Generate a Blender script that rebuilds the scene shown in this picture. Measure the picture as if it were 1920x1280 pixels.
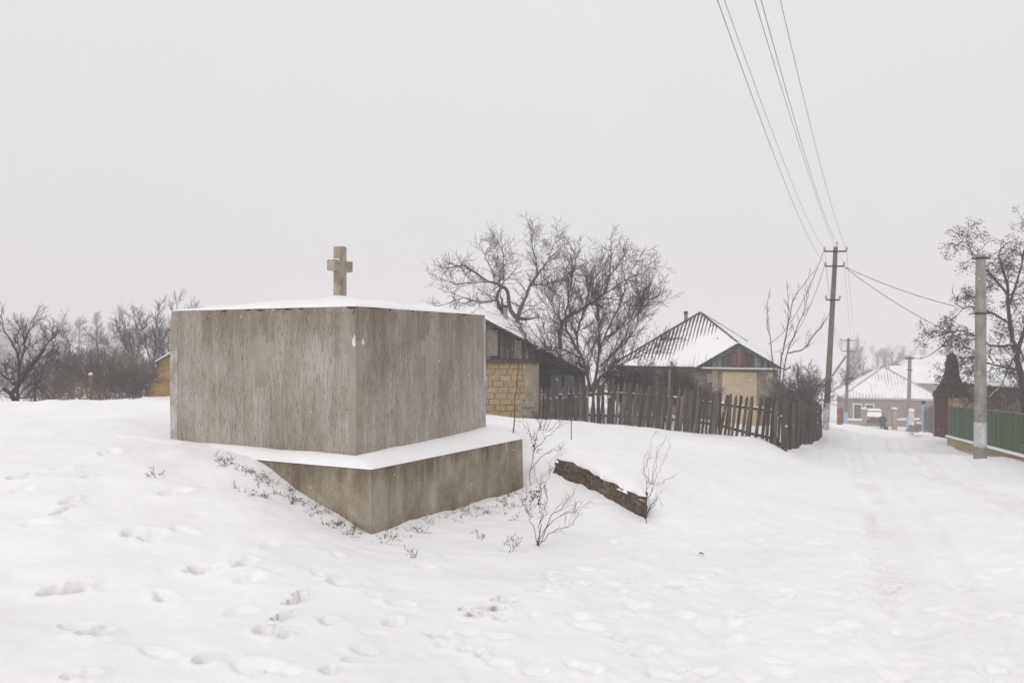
import bpy, bmesh, math, random
import numpy as np
from mathutils import Vector, Matrix, Euler

for o in list(bpy.data.objects):
    bpy.data.objects.remove(o, do_unlink=True)
SC = bpy.context.scene
COL = SC.collection
EYE = 1.65
FPX = 1349.0            # focal length in photograph pixels (1920 wide)

# ------------------------------------------------------------------ camera
cam_data = bpy.data.cameras.new('camera')
cam_data.sensor_width = 36.0
cam_data.lens = 36.0 * FPX / 1920.0
cam_data.clip_end = 4000
cam_data.clip_start = 0.05
cam_data.dof.use_dof = True
cam_data.dof.focus_distance = 7.0
cam_data.dof.aperture_fstop = 2.8
cam = bpy.data.objects.new('camera', cam_data)
COL.objects.link(cam)
cam.location = (0, 0, EYE)
cam.rotation_euler = (math.radians(90), 0, 0)
SC.camera = cam

# ------------------------------------------------------------------ world: overcast sky
SUN_EL, SUN_AZ = math.radians(40), math.radians(208)
world = bpy.data.worlds.new('World')
SC.world = world
world.use_nodes = True
wn = world.node_tree.nodes
wl = world.node_tree.links
for n in list(wn):
    wn.remove(n)
w_out = wn.new('ShaderNodeOutputWorld')
w_bg = wn.new('ShaderNodeBackground')
w_sky = wn.new('ShaderNodeTexSky')
w_sky.sky_type = 'NISHITA'
w_sky.sun_disc = False
w_sky.sun_elevation = SUN_EL
w_sky.sun_rotation = SUN_AZ
w_sky.dust_density = 5.0
w_hsv = wn.new('ShaderNodeHueSaturation')
w_hsv.inputs['Saturation'].default_value = 0.0
wl.new(w_sky.outputs[0], w_hsv.inputs['Color'])
# cloud cover: an even white-grey layer, a little brighter overhead, over the (colourless) clear sky
w_tc = wn.new('ShaderNodeTexCoord')
w_sep = wn.new('ShaderNodeSeparateXYZ')
wl.new(w_tc.outputs['Generated'], w_sep.inputs[0])
w_map = wn.new('ShaderNodeMapRange')
w_map.inputs[1].default_value = 0.0
w_map.inputs[2].default_value = 1.0
w_map.inputs[3].default_value = 7.15
w_map.inputs[4].default_value = 8.3
wl.new(w_sep.outputs['Z'], w_map.inputs[0])
w_noise = wn.new('ShaderNodeTexNoise')
w_noise.inputs['Scale'].default_value = 1.6
w_noise.inputs['Detail'].default_value = 3.0
wl.new(w_tc.outputs['Generated'], w_noise.inputs['Vector'])
w_nm = wn.new('ShaderNodeMapRange')
w_nm.inputs[1].default_value = 0.3
w_nm.inputs[2].default_value = 0.7
w_nm.inputs[3].default_value = 0.975
w_nm.inputs[4].default_value = 1.02
wl.new(w_noise.outputs[0], w_nm.inputs[0])
w_mul = wn.new('ShaderNodeMath')
w_mul.operation = 'MULTIPLY'
wl.new(w_map.outputs[0], w_mul.inputs[0])
wl.new(w_nm.outputs[0], w_mul.inputs[1])
w_cl = wn.new('ShaderNodeVectorMath')
w_cl.operation = 'SCALE'
w_cl.inputs[0].default_value = (1.0, 0.986, 0.998)
wl.new(w_mul.outputs[0], w_cl.inputs['Scale'])
w_mix = wn.new('ShaderNodeMix')
w_mix.data_type = 'RGBA'
w_mix.inputs[0].default_value = 0.96
wl.new(w_hsv.outputs[0], w_mix.inputs[6])
wl.new(w_cl.outputs[0], w_mix.inputs[7])
wl.new(w_mix.outputs[2], w_bg.inputs['Color'])
w_bg.inputs['Strength'].default_value = 0.1
wl.new(w_bg.outputs[0], w_out.inputs['Surface'])

sun_data = bpy.data.lights.new('sun', 'SUN')
sun_data.energy = 0.95
sun_data.angle = math.radians(20)
sun_data.color = (1.0, 0.985, 0.96)
sun = bpy.data.objects.new('sun', sun_data)
COL.objects.link(sun)
sd = Vector((math.sin(SUN_AZ) * math.cos(SUN_EL), math.cos(SUN_AZ) * math.cos(SUN_EL), math.sin(SUN_EL)))
sun.rotation_euler = sd.to_track_quat('Z', 'Y').to_euler()
sun.location = (0, -5, 30)

SC.view_settings.view_transform = 'Standard'
SC.view_settings.look = 'None'
SC.view_settings.exposure = 0.10
SC.view_settings.gamma = 1.0
SC.view_settings.use_curve_mapping = False
SC.render.engine = 'CYCLES'
SC.cycles.use_denoising = True
SC.cycles.volume_bounces = 2
SC.cycles.max_bounces = 8
SC.cycles.diffuse_bounces = 3
SC.cycles.transparent_max_bounces = 16

# ------------------------------------------------------------------ helpers
def W(px, py, d):
    """world point at depth d on the sight line of photograph pixel (px, py)"""
    return Vector(((px - 960.0) / FPX * d, d, EYE - (py - 640.0) / FPX * d))

def local_matrix(o):
    return Matrix.LocRotScale(o.location, o.rotation_euler, o.scale)

def world_matrix(o):
    m = local_matrix(o)
    while o.parent is not None:
        o = o.parent
        m = local_matrix(o) @ m
    return m

def tag(o, label=None, cat=None, group=None, kind=None):
    if label: o['label'] = label
    if cat: o['category'] = cat
    if group: o['group'] = group
    if kind: o['kind'] = kind
    return o

def root(name, loc, label, cat, rz=0.0, group=None):
    o = bpy.data.objects.new(name, None)
    o.empty_display_size = 0.2
    COL.objects.link(o)
    o.location = loc
    o.rotation_euler = (0, 0, rz)
    return tag(o, label, cat, group)

def link(name, me, parent=None, loc=None, rot=None, scale=None):
    o = bpy.data.objects.new(name, me)
    COL.objects.link(o)
    if parent is not None:
        o.parent = parent
    if loc is not None: o.location = loc
    if rot is not None: o.rotation_euler = rot
    if scale is not None: o.scale = scale
    return o

class MB:
    """collects geometry for ONE mesh object"""
    def __init__(self):
        self.v = []
        self.f = []
    def add(self, vs, fs):
        b = len(self.v)
        self.v.extend([tuple(p) for p in vs])
        self.f.extend([tuple(i + b for i in q) for q in fs])
    def box(self, c, s, R=None):
        c = Vector(c)
        hx, hy, hz = s[0] / 2, s[1] / 2, s[2] / 2
        vs = []
        for z in (-hz, hz):
            for x, y in ((-hx, -hy), (hx, -hy), (hx, hy), (-hx, hy)):
                p = Vector((x, y, z))
                if R is not None: p = R @ p
                vs.append(c + p)
        self.add(vs, [(3, 2, 1, 0), (4, 5, 6, 7), (0, 1, 5, 4), (1, 2, 6, 5), (2, 3, 7, 6), (3, 0, 4, 7)])
        return self
    def bar(self, a, b, w, h):
        a, b = Vector(a), Vector(b)
        d = b - a
        q = d.to_track_quat('X', 'Z').to_matrix()
        return self.box((a + b) / 2, (d.length, w, h), q)
    def hexa(self, bot, top):
        """closed solid from two rings of the same length"""
        n = len(bot)
        fs = [tuple(range(n))[::-1], tuple(range(n, 2 * n))]
        fs += [(i, (i + 1) % n, n + (i + 1) % n, n + i) for i in range(n)]
        self.add(list(bot) + list(top), fs)
        return self
    def tube(self, pts, rad, n=6, cap=True):
        pts = [Vector(p) for p in pts]
        m = len(pts)
        if not hasattr(rad, '__len__'): rad = [rad] * m
        vs = []
        ref = Vector((0.31, 0.67, 0.67))
        for i in range(m):
            t = pts[min(i + 1, m - 1)] - pts[max(i - 1, 0)]
            if t.length < 1e-9: t = Vector((0, 0, 1))
            t.normalize()
            s = t.cross(ref)
            if s.length < 0.05: s = t.cross(Vector((1, 0, 0)))
            s.normalize()
            u = t.cross(s)
            for k in range(n):
                a = 2 * math.pi * k / n
                vs.append(pts[i] + (s * math.cos(a) + u * math.sin(a)) * rad[i])
        fs = []
        for i in range(m - 1):
            for k in range(n):
                k2 = (k + 1) % n
                fs.append((i * n + k, i * n + k2, (i + 1) * n + k2, (i + 1) * n + k))
        if cap:
            fs.append(tuple(range(n))[::-1])
            fs.append(tuple(range((m - 1) * n, m * n)))
        self.add(vs, fs)
        return self
    def mesh(self, name, mat, smooth=False):
        me = bpy.data.meshes.new(name)
        me.from_pydata(self.v, [], self.f)
        if mat is not None: me.materials.append(mat)
        if smooth:
            me.polygons.foreach_set('use_smooth', [True] * len(me.polygons))
        me.update()
        return me
    def build(self, name, mat, parent=None, smooth=False, local=False, fix=False, bevel=0.0):
        if parent is not None and not local:
            inv = world_matrix(parent).inverted()
            self.v = [tuple(inv @ Vector(p)) for p in self.v]
        me = self.mesh(name, mat, smooth)
        if fix or bevel:
            bm = bmesh.new()
            bm.from_mesh(me)
            bmesh.ops.recalc_face_normals(bm, faces=bm.faces)
            if bevel:
                bmesh.ops.bevel(bm, geom=list(bm.edges), offset=bevel, segments=2, affect='EDGES', profile=0.6)
            bm.to_mesh(me)
            bm.free()
        return link(name, me, parent)

def grid_mesh(P, mb, flip=False):
    """P: array (n, m, 3) -> quads in mb"""
    n, m = P.shape[:2]
    vs = P.reshape(-1, 3).tolist()
    fs = []
    for i in range(n - 1):
        for j in range(m - 1):
            a, b, c, d = i * m + j, i * m + j + 1, (i + 1) * m + j + 1, (i + 1) * m + j
            fs.append((d, c, b, a) if flip else (a, b, c, d))
    mb.add(vs, fs)
    return mb

# value noise in numpy
_rs = np.random.RandomState(7)
_TAB = _rs.rand(512, 512)
def vnoise(x, y):
    x = np.asarray(x, float); y = np.asarray(y, float)
    xi = np.floor(x).astype(int); yi = np.floor(y).astype(int)
    fx = x - xi; fy = y - yi
    fx = fx * fx * fx * (fx * (fx * 6 - 15) + 10); fy = fy * fy * fy * (fy * (fy * 6 - 15) + 10)
    a = _TAB[xi & 511, yi & 511]; b = _TAB[(xi + 1) & 511, yi & 511]
    c = _TAB[xi & 511, (yi + 1) & 511]; d = _TAB[(xi + 1) & 511, (yi + 1) & 511]
    return (a * (1 - fx) + b * fx) * (1 - fy) + (c * (1 - fx) + d * fx) * fy - 0.5
def fbm(x, y, o=4, g=0.5):
    s = 0; a = 1.0
    for k in range(o):
        s = s + a * vnoise(x * 2 ** k + 17.3 * k, y * 2 ** k + 5.1 * k)
        a *= g
    return s
def sstep(a, b, x):
    t = np.clip((np.asarray(x, float) - a) / (b - a), 0, 1)
    return t * t * (3 - 2 * t)

# ------------------------------------------------------------------ materials
MATS = {}
def mat(name, c1, c2, scale=(6, 6, 6), detail=6.0, rough=0.9, bump=0.3, bdist=0.01, rnd=0.0,
        stain=None, stain_scale=1.0, stain_amt=(0.5, 0.75), spec=0.25, mid=(0.35, 0.65), warp=0.0):
    m = bpy.data.materials.new(name)
    m.use_nodes = True
    nt = m.node_tree
    N, L = nt.nodes, nt.links
    bs = N['Principled BSDF']
    bs.inputs['Roughness'].default_value = rough
    bs.inputs['Specular IOR Level'].default_value = spec
    tc = N.new('ShaderNodeTexCoord')
    oi = N.new('ShaderNodeObjectInfo')
    ad = N.new('ShaderNodeVectorMath'); ad.operation = 'MULTIPLY_ADD'
    cb = N.new('ShaderNodeCombineXYZ')
    for k in range(3): L.new(oi.outputs['Random'], cb.inputs[k])
    L.new(cb.outputs[0], ad.inputs[0])
    ad.inputs[1].default_value = (37, 23, 51)
    L.new(tc.outputs['Object'], ad.inputs[2])
    mp = N.new('ShaderNodeMapping')
    mp.inputs['Scale'].default_value = scale
    L.new(ad.outputs[0], mp.inputs['Vector'])
    no = N.new('ShaderNodeTexNoise')
    no.inputs['Scale'].default_value = 1.0
    no.inputs['Detail'].default_value = detail
    no.inputs['Roughness'].default_value = 0.65
    no.inputs['Distortion'].default_value = warp
    L.new(mp.outputs[0], no.inputs['Vector'])
    cr = N.new('ShaderNodeValToRGB')
    cr.color_ramp.elements[0].position = mid[0]
    cr.color_ramp.elements[1].position = mid[1]
    cr.color_ramp.elements[0].color = (*c1, 1)
    cr.color_ramp.elements[1].color = (*c2, 1)
    L.new(no.outputs[0], cr.inputs[0])
    col = cr.outputs[0]
    if stain is not None:
        n2 = N.new('ShaderNodeTexNoise')
        n2.inputs['Scale'].default_value = stain_scale
        n2.inputs['Detail'].default_value = 5.0
        n2.inputs['Roughness'].default_value = 0.6
        L.new(ad.outputs[0], n2.inputs['Vector'])
        mr = N.new('ShaderNodeMapRange')
        mr.inputs[1].default_value = stain_amt[0]
        mr.inputs[2].default_value = stain_amt[1]
        L.new(n2.outputs[0], mr.inputs[0])
        mx = N.new('ShaderNodeMix'); mx.data_type = 'RGBA'
        L.new(mr.outputs[0], mx.inputs[0])
        L.new(col, mx.inputs[6])
        mx.inputs[7].default_value = (*stain, 1)
        col = mx.outputs[2]
    if rnd > 0:
        hs = N.new('ShaderNodeHueSaturation')
        m1 = N.new('ShaderNodeMapRange')
        m1.inputs[3].default_value = 1 - rnd
        m1.inputs[4].default_value = 1 + rnd
        L.new(oi.outputs['Random'], m1.inputs[0])
        L.new(m1.outputs[0], hs.inputs['Value'])
        m2 = N.new('ShaderNodeMath'); m2.operation = 'MULTIPLY_ADD'
        L.new(oi.outputs['Random'], m2.inputs[0])
        m2.inputs[1].default_value = 7.31
        m2.inputs[2].default_value = 0.0
        m3 = N.new('ShaderNodeMath'); m3.operation = 'FRACT'
        L.new(m2.outputs[0], m3.inputs[0])
        m4 = N.new('ShaderNodeMapRange')
        m4.inputs[3].default_value = 1 - rnd
        m4.inputs[4].default_value = 1 + rnd
        L.new(m3.outputs[0], m4.inputs[0])
        L.new(m4.outputs[0], hs.inputs['Saturation'])
        L.new(col, hs.inputs['Color'])
        col = hs.outputs[0]
    L.new(col, bs.inputs['Base Color'])
    if bump > 0:
        bp = N.new('ShaderNodeBump')
        bp.inputs['Strength'].default_value = bump
        bp.inputs['Distance'].default_value = bdist
        L.new(no.outputs[0], bp.inputs['Height'])
        L.new(bp.outputs[0], bs.inputs['Normal'])
    MATS[name] = m
    return m

M_BARK = mat('bark_grey_brown', (0.055, 0.045, 0.040), (0.115, 0.098, 0.088), (14, 14, 3), rough=0.95)
M_BARK_DARK = mat('bark_dark', (0.030, 0.023, 0.021), (0.062, 0.048, 0.044), (14, 14, 3), rough=0.95)
M_BARK_WALNUT = mat('bark_walnut', (0.085, 0.072, 0.060), (0.170, 0.148, 0.126), (10, 10, 3), rough=0.95)
M_TWIG = mat('dry_twig', (0.062, 0.044, 0.036), (0.125, 0.094, 0.078), (20, 20, 8), rough=0.9)
M_STRAW = mat('dry_straw', (0.13, 0.098, 0.066), (0.22, 0.172, 0.118), (20, 20, 4), rough=0.9)
M_WOOD = mat('weathered_wood', (0.058, 0.047, 0.038), (0.135, 0.113, 0.094), (30, 30, 3), rough=0.9, rnd=0.30)
M_WOOD_DARK = mat('dark_weathered_wood', (0.034, 0.028, 0.023), (0.085, 0.070, 0.059), (30, 30, 3), rough=0.92, rnd=0.3)
M_WOOD_RAW = mat('raw_split_wood', (0.22, 0.16, 0.105), (0.34, 0.265, 0.19), (30, 30, 3), rough=0.85, rnd=0.25)
M_BLUE = mat('old_sky_blue_paint', (0.15, 0.22, 0.25), (0.26, 0.34, 0.37), (20, 20, 6), rough=0.75, rnd=0.2, stain=(0.10, 0.08, 0.06), stain_scale=18)
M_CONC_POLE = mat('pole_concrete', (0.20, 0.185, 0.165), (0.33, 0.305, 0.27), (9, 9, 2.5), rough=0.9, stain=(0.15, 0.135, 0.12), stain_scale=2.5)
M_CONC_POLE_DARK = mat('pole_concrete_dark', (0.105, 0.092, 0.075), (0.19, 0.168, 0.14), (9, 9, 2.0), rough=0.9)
M_WHITEWASH = mat('whitewash', (0.42, 0.42, 0.43), (0.62, 0.62, 0.63), (12, 12, 6), rough=0.8, stain=(0.27, 0.25, 0.23), stain_scale=9)
M_BLUEWASH = mat('blue_wash', (0.27, 0.36, 0.52), (0.40, 0.50, 0.66), (12, 12, 6), rough=0.8)
M_IRON = mat('black_iron', (0.018, 0.017, 0.017), (0.05, 0.045, 0.042), (20, 20, 20), rough=0.6)
M_PORCELAIN = mat('grey_porcelain', (0.30, 0.29, 0.27), (0.45, 0.44, 0.42), (10, 10, 10), rough=0.35, spec=0.5, bump=0)
M_WIRE = mat('aluminium_wire', (0.30, 0.295, 0.285), (0.42, 0.415, 0.40), (10, 10, 10), rough=0.6, bump=0)
M_CABLE = mat('grey_cable', (0.10, 0.09, 0.09), (0.17, 0.16, 0.16), (10, 10, 10), rough=0.7, bump=0)
M_LIME_YEL = mat('ochre_limestone', (0.30, 0.215, 0.095), (0.42, 0.32, 0.165), (14, 14, 14), rough=0.95, rnd=0.10, bump=0.6, stain=(0.30, 0.225, 0.13), stain_scale=5)
M_LIME_PALE = mat('pale_limestone', (0.32, 0.245, 0.135), (0.44, 0.35, 0.215), (14, 14, 14), rough=0.95, rnd=0.15, bump=0.6)
M_LIME_GREY = mat('sooty_limestone', (0.13, 0.100, 0.072), (0.27, 0.205, 0.145), (9, 9, 9), rough=0.95, rnd=0.25, bump=0.6, stain=(0.075, 0.06, 0.05), stain_scale=3)
M_MORTAR = mat('grey_mortar', (0.12, 0.10, 0.08), (0.20, 0.17, 0.135), (20, 20, 20), rough=0.95, bump=0.6)
M_PLASTER = mat('beige_plaster', (0.27, 0.225, 0.165), (0.37, 0.315, 0.24), (5, 5, 5), rough=0.95, stain=(0.21, 0.18, 0.14), stain_scale=2)
M_CREAM = mat('cream_plaster', (0.50, 0.405, 0.26), (0.60, 0.50, 0.345), (4, 4, 4), rough=0.95, stain=(0.40, 0.33, 0.23), stain_scale=1.2)
M_GREYPLASTER = mat('grey_brown_plaster', (0.20, 0.17, 0.14), (0.29, 0.25, 0.21), (4, 4, 4), rough=0.95, stain=(0.15, 0.125, 0.10), stain_scale=1.5)
M_WHITE = mat('old_white_paint', (0.58, 0.57, 0.55), (0.72, 0.71, 0.69), (15, 15, 5), rough=0.7)
M_TEAL = mat('peeling_teal_paint', (0.13, 0.215, 0.22), (0.21, 0.32, 0.32), (18, 18, 5), rough=0.8, rnd=0.2, stain=(0.12, 0.10, 0.08), stain_scale=9, stain_amt=(0.48, 0.6))
M_RED = mat('faded_red_paint', (0.15, 0.055, 0.045), (0.23, 0.09, 0.075), (12, 12, 4), rough=0.8, rnd=0.15)
M_MAROON = mat('maroon_paint', (0.060, 0.020, 0.022), (0.10, 0.032, 0.034), (8, 8, 3), rough=0.6)
M_GREEN = mat('green_board_paint', (0.030, 0.070, 0.030), (0.075, 0.140, 0.066), (25, 25, 3), rough=0.75, rnd=0.28)
M_GREYBOARD = mat('grey_fence_wood', (0.15, 0.135, 0.12), (0.27, 0.245, 0.22), (25, 25, 3), rough=0.9, rnd=0.25)
M_ASBESTOS = mat('weathered_slate_sheet', (0.065, 0.050, 0.044), (0.15, 0.125, 0.115), (3, 3, 3), rough=0.95, stain=(0.10, 0.065, 0.05), stain_scale=1.1)
M_ASB_LIGHT = mat('grey_slate_sheet', (0.36, 0.33, 0.325), (0.48, 0.45, 0.445), (3, 3, 3), rough=0.95, stain=(0.19, 0.15, 0.13), stain_scale=0.7)
M_SHINGLE = mat('dark_mossy_shingle', (0.022, 0.018, 0.017), (0.060, 0.050, 0.045), (12, 12, 5), rough=0.95, bump=0.8, rnd=0.3)
M_GLASS = mat('dark_window_glass', (0.055, 0.06, 0.065), (0.085, 0.09, 0.095), (1, 1, 1), rough=0.12, spec=0.5, bump=0)
M_CURTAIN = mat('pale_lace_curtain', (0.35, 0.37, 0.39), (0.5, 0.52, 0.54), (30, 30, 2), rough=0.6)
M_CLOTH = mat('charcoal_wool', (0.018, 0.017, 0.019), (0.035, 0.033, 0.036), (60, 60, 60), rough=0.95)
M_SKIN = mat('skin', (0.42, 0.24, 0.18), (0.50, 0.30, 0.23), (30, 30, 30), rough=0.6, bump=0)
M_CARPAINT = mat('dark_red_car_paint', (0.09, 0.018, 0.018), (0.11, 0.022, 0.022), (2, 2, 2), rough=0.3, spec=0.5, bump=0)
M_RUBBER = mat('black_rubber', (0.02, 0.02, 0.02), (0.03, 0.03, 0.03), (20, 20, 20), rough=0.8)
M_OCHRE_WALL = mat('ochre_clay_wall', (0.30, 0.19, 0.055), (0.44, 0.295, 0.10), (5, 5, 5), rough=0.95, stain=(0.17, 0.11, 0.05), stain_scale=3)
M_STONE_DARK = mat('lichen_stone', (0.040, 0.031, 0.023), (0.17, 0.138, 0.102), (24, 24, 24), detail=8, rough=0.95, bump=1.0, bdist=0.02, stain=(0.24, 0.185, 0.12), stain_scale=7, stain_amt=(0.52, 0.66))
M_THICKET = mat('thicket_twigs', (0.085, 0.066, 0.060), (0.165, 0.134, 0.122), (20, 20, 8), rough=0.9)
M_POD = mat('dry_seed_pods', (0.030, 0.020, 0.016), (0.070, 0.046, 0.036), (20, 20, 20), rough=0.9, bump=0)

def snow_material(name, bump=0.35, sc=28.0, soil=False):
    m = bpy.data.materials.new(name)
    m.use_nodes = True
    nt = m.node_tree
    N, L = nt.nodes, nt.links
    bs = N['Principled BSDF']
    bs.inputs['Roughness'].default_value = 0.75
    bs.inputs['Specular IOR Level'].default_value = 0.15
    tc = N.new('ShaderNodeTexCoord')
    no = N.new('ShaderNodeTexNoise')
    no.inputs['Scale'].default_value = sc
    no.inputs['Detail'].default_value = 8
    no.inputs['Roughness'].default_value = 0.62
    L.new(tc.outputs['Object'], no.inputs['Vector'])
    n2 = N.new('ShaderNodeTexNoise')
    n2.inputs['Scale'].default_value = 0.8
    n2.inputs['Detail'].default_value = 4
    L.new(tc.outputs['Object'], n2.inputs['Vector'])
    cr = N.new('ShaderNodeValToRGB')
    cr.color_ramp.elements[0].position = 0.3
    cr.color_ramp.elements[1].position = 0.7
    cr.color_ramp.elements[0].color = (0.85, 0.84, 0.848, 1)
    cr.color_ramp.elements[1].color = (0.90, 0.892, 0.90, 1)
    L.new(n2.outputs[0], cr.inputs[0])
    col = cr.outputs[0]
    if soil:
        at = N.new('ShaderNodeAttribute')
        at.attribute_name = 'soil'
        n3 = N.new('ShaderNodeTexNoise')
        n3.inputs['Scale'].default_value = 22
        n3.inputs['Detail'].default_value = 6
        L.new(tc.outputs['Object'], n3.inputs['Vector'])
        mm = N.new('ShaderNodeMath'); mm.operation = 'MULTIPLY_ADD'
        L.new(n3.outputs[0], mm.inputs[0]); mm.inputs[1].default_value = 1.6; mm.inputs[2].default_value = -0.8
        m2 = N.new('ShaderNodeMath'); m2.operation = 'ADD'; m2.use_clamp = True
        L.new(at.outputs['Fac'], m2.inputs[0]); L.new(mm.outputs[0], m2.inputs[1])
        m3 = N.new('ShaderNodeMath'); m3.operation = 'MULTIPLY'; m3.use_clamp = True
        L.new(m2.outputs[0], m3.inputs[0]); L.new(at.outputs['Fac'], m3.inputs[1])
        sc_ = N.new('ShaderNodeValToRGB')
        sc_.color_ramp.elements[0].color = (0.16, 0.115, 0.075, 1)
        sc_.color_ramp.elements[1].color = (0.36, 0.28, 0.20, 1)
        L.new(no.outputs[0], sc_.inputs[0])
        mx = N.new('ShaderNodeMix'); mx.data_type = 'RGBA'
        L.new(m3.outputs[0], mx.inputs[0])
        L.new(col, mx.inputs[6]); L.new(sc_.outputs[0], mx.inputs[7])
        col = mx.outputs[2]
    L.new(col, bs.inputs['Base Color'])
    bp = N.new('ShaderNodeBump')
    bp.inputs['Strength'].default_value = bump
    bp.inputs['Distance'].default_value = 0.012
    L.new(no.outputs[0], bp.inputs['Height'])
    L.new(bp.outputs[0], bs.inputs['Normal'])
    return m
M_SNOW = snow_material('snow', 0.3, 30)
M_GROUND = snow_material('snow_ground', 0.4, 26, soil=True)

def concrete_material():
    """trowel-combed render: fine vertical grooves, pale and dark runs, olive damp marks"""
    m = bpy.data.materials.new('streaked_render')
    m.use_nodes = True
    nt = m.node_tree
    N, L = nt.nodes, nt.links
    bs = N['Principled BSDF']
    bs.inputs['Roughness'].default_value = 0.92
    bs.inputs['Specular IOR Level'].default_value = 0.2
    tc = N.new('ShaderNodeTexCoord')
    def noise(scale3, detail, rough=0.6, dist=0.0):
        mp = N.new('ShaderNodeMapping')
        mp.inputs['Scale'].default_value = scale3
        L.new(tc.outputs['Object'], mp.inputs['Vector'])
        no = N.new('ShaderNodeTexNoise')
        no.inputs['Scale'].default_value = 1.0
        no.inputs['Detail'].default_value = detail
        no.inputs['Roughness'].default_value = rough
        no.inputs['Distortion'].default_value = dist
        L.new(mp.outputs[0], no.inputs['Vector'])
        return no.outputs[0]
    def ramp(src, p0, p1, c0, c1):
        cr = N.new('ShaderNodeValToRGB')
        e = cr.color_ramp.elements
        e[0].position, e[1].position = p0, p1
        e[0].color, e[1].color = (*c0, 1), (*c1, 1)
        L.new(src, cr.inputs[0])
        return cr.outputs[0]
    def mul(a, b, fac=1.0, mode='MULTIPLY'):
        mx = N.new('ShaderNodeMix'); mx.data_type = 'RGBA'; mx.blend_type = mode
        mx.inputs[0].default_value = fac
        L.new(a, mx.inputs[6]); L.new(b, mx.inputs[7])
        return mx.outputs[2]
    fine = noise((54, 54, 5.0), 6, 0.74, 0.6)
    run = noise((9, 9, 0.55), 4, 0.6, 0.3)
    blot = noise((1.3, 1.3, 1.1), 4, 0.6)
    pit = noise((75, 75, 16), 3, 0.5, 1.0)
    c = ramp(run, 0.30, 0.70, (0.335, 0.300, 0.258), (0.440, 0.418, 0.388))
    c = mul(c, ramp(fine, 0.32, 0.66, (0.70, 0.69, 0.67), (1.15, 1.15, 1.15)))
    c = mul(c, ramp(blot, 0.34, 0.62, (0.72, 0.69, 0.64), (1.09, 1.09, 1.09)))
    c = mul(c, ramp(pit, 0.30, 0.43, (0.45, 0.42, 0.38), (1, 1, 1)), 0.9)
    # damp olive marks at the foot and dark runs under the coping
    sp = N.new('ShaderNodeSeparateXYZ'); L.new(tc.outputs['Object'], sp.inputs[0])
    foot = N.new('ShaderNodeMath'); foot.operation = 'MULTIPLY_ADD'
    L.new(noise((3.0, 3.0, 1.6), 4), foot.inputs[0]); foot.inputs[1].default_value = 1.5
    L.new(sp.outputs['Z'], foot.inputs[2])
    c = mul(c, ramp(foot.outputs[0], 0.98, 1.48, (0.64, 0.56, 0.42), (1, 1, 1)), 0.85)
    top = N.new('ShaderNodeMath'); top.operation = 'MULTIPLY_ADD'
    L.new(noise((7, 7, 0.7), 4), top.inputs[0]); top.inputs[1].default_value = -1.5
    L.new(sp.outputs['Z'], top.inputs[2])
    mr = N.new('ShaderNodeMapRange'); L.new(top.outputs[0], mr.inputs[0])
    mr.inputs[1].default_value = 0.75; mr.inputs[2].default_value = 1.35
    c = mul(c, ramp(mr.outputs[0], 0.0, 1.0, (1, 1, 1), (0.66, 0.63, 0.58)), 0.9)
    L.new(c, bs.inputs['Base Color'])
    hm = N.new('ShaderNodeMath'); hm.operation = 'ADD'
    L.new(fine, hm.inputs[0]); L.new(pit, hm.inputs[1])
    bp = N.new('ShaderNodeBump')
    bp.inputs['Strength'].default_value = 0.55
    bp.inputs['Distance'].default_value = 0.008
    L.new(hm.outputs[0], bp.inputs['Height'])
    L.new(bp.outputs[0], bs.inputs['Normal'])
    return m
M_RENDER = concrete_material()
M_BAND = mat('smooth_render', (0.30, 0.266, 0.222), (0.36, 0.325, 0.278), (6, 6, 2), rough=0.9, bump=0.2, stain=(0.27, 0.225, 0.165), stain_scale=2.2, stain_amt=(0.5, 0.7))
M_BAND_PALE = mat('pale_smooth_render', (0.40, 0.385, 0.365), (0.52, 0.505, 0.49), (10, 10, 4), rough=0.9, bump=0.2, stain=(0.30, 0.27, 0.23), stain_scale=4, stain_amt=(0.45, 0.6))
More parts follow.
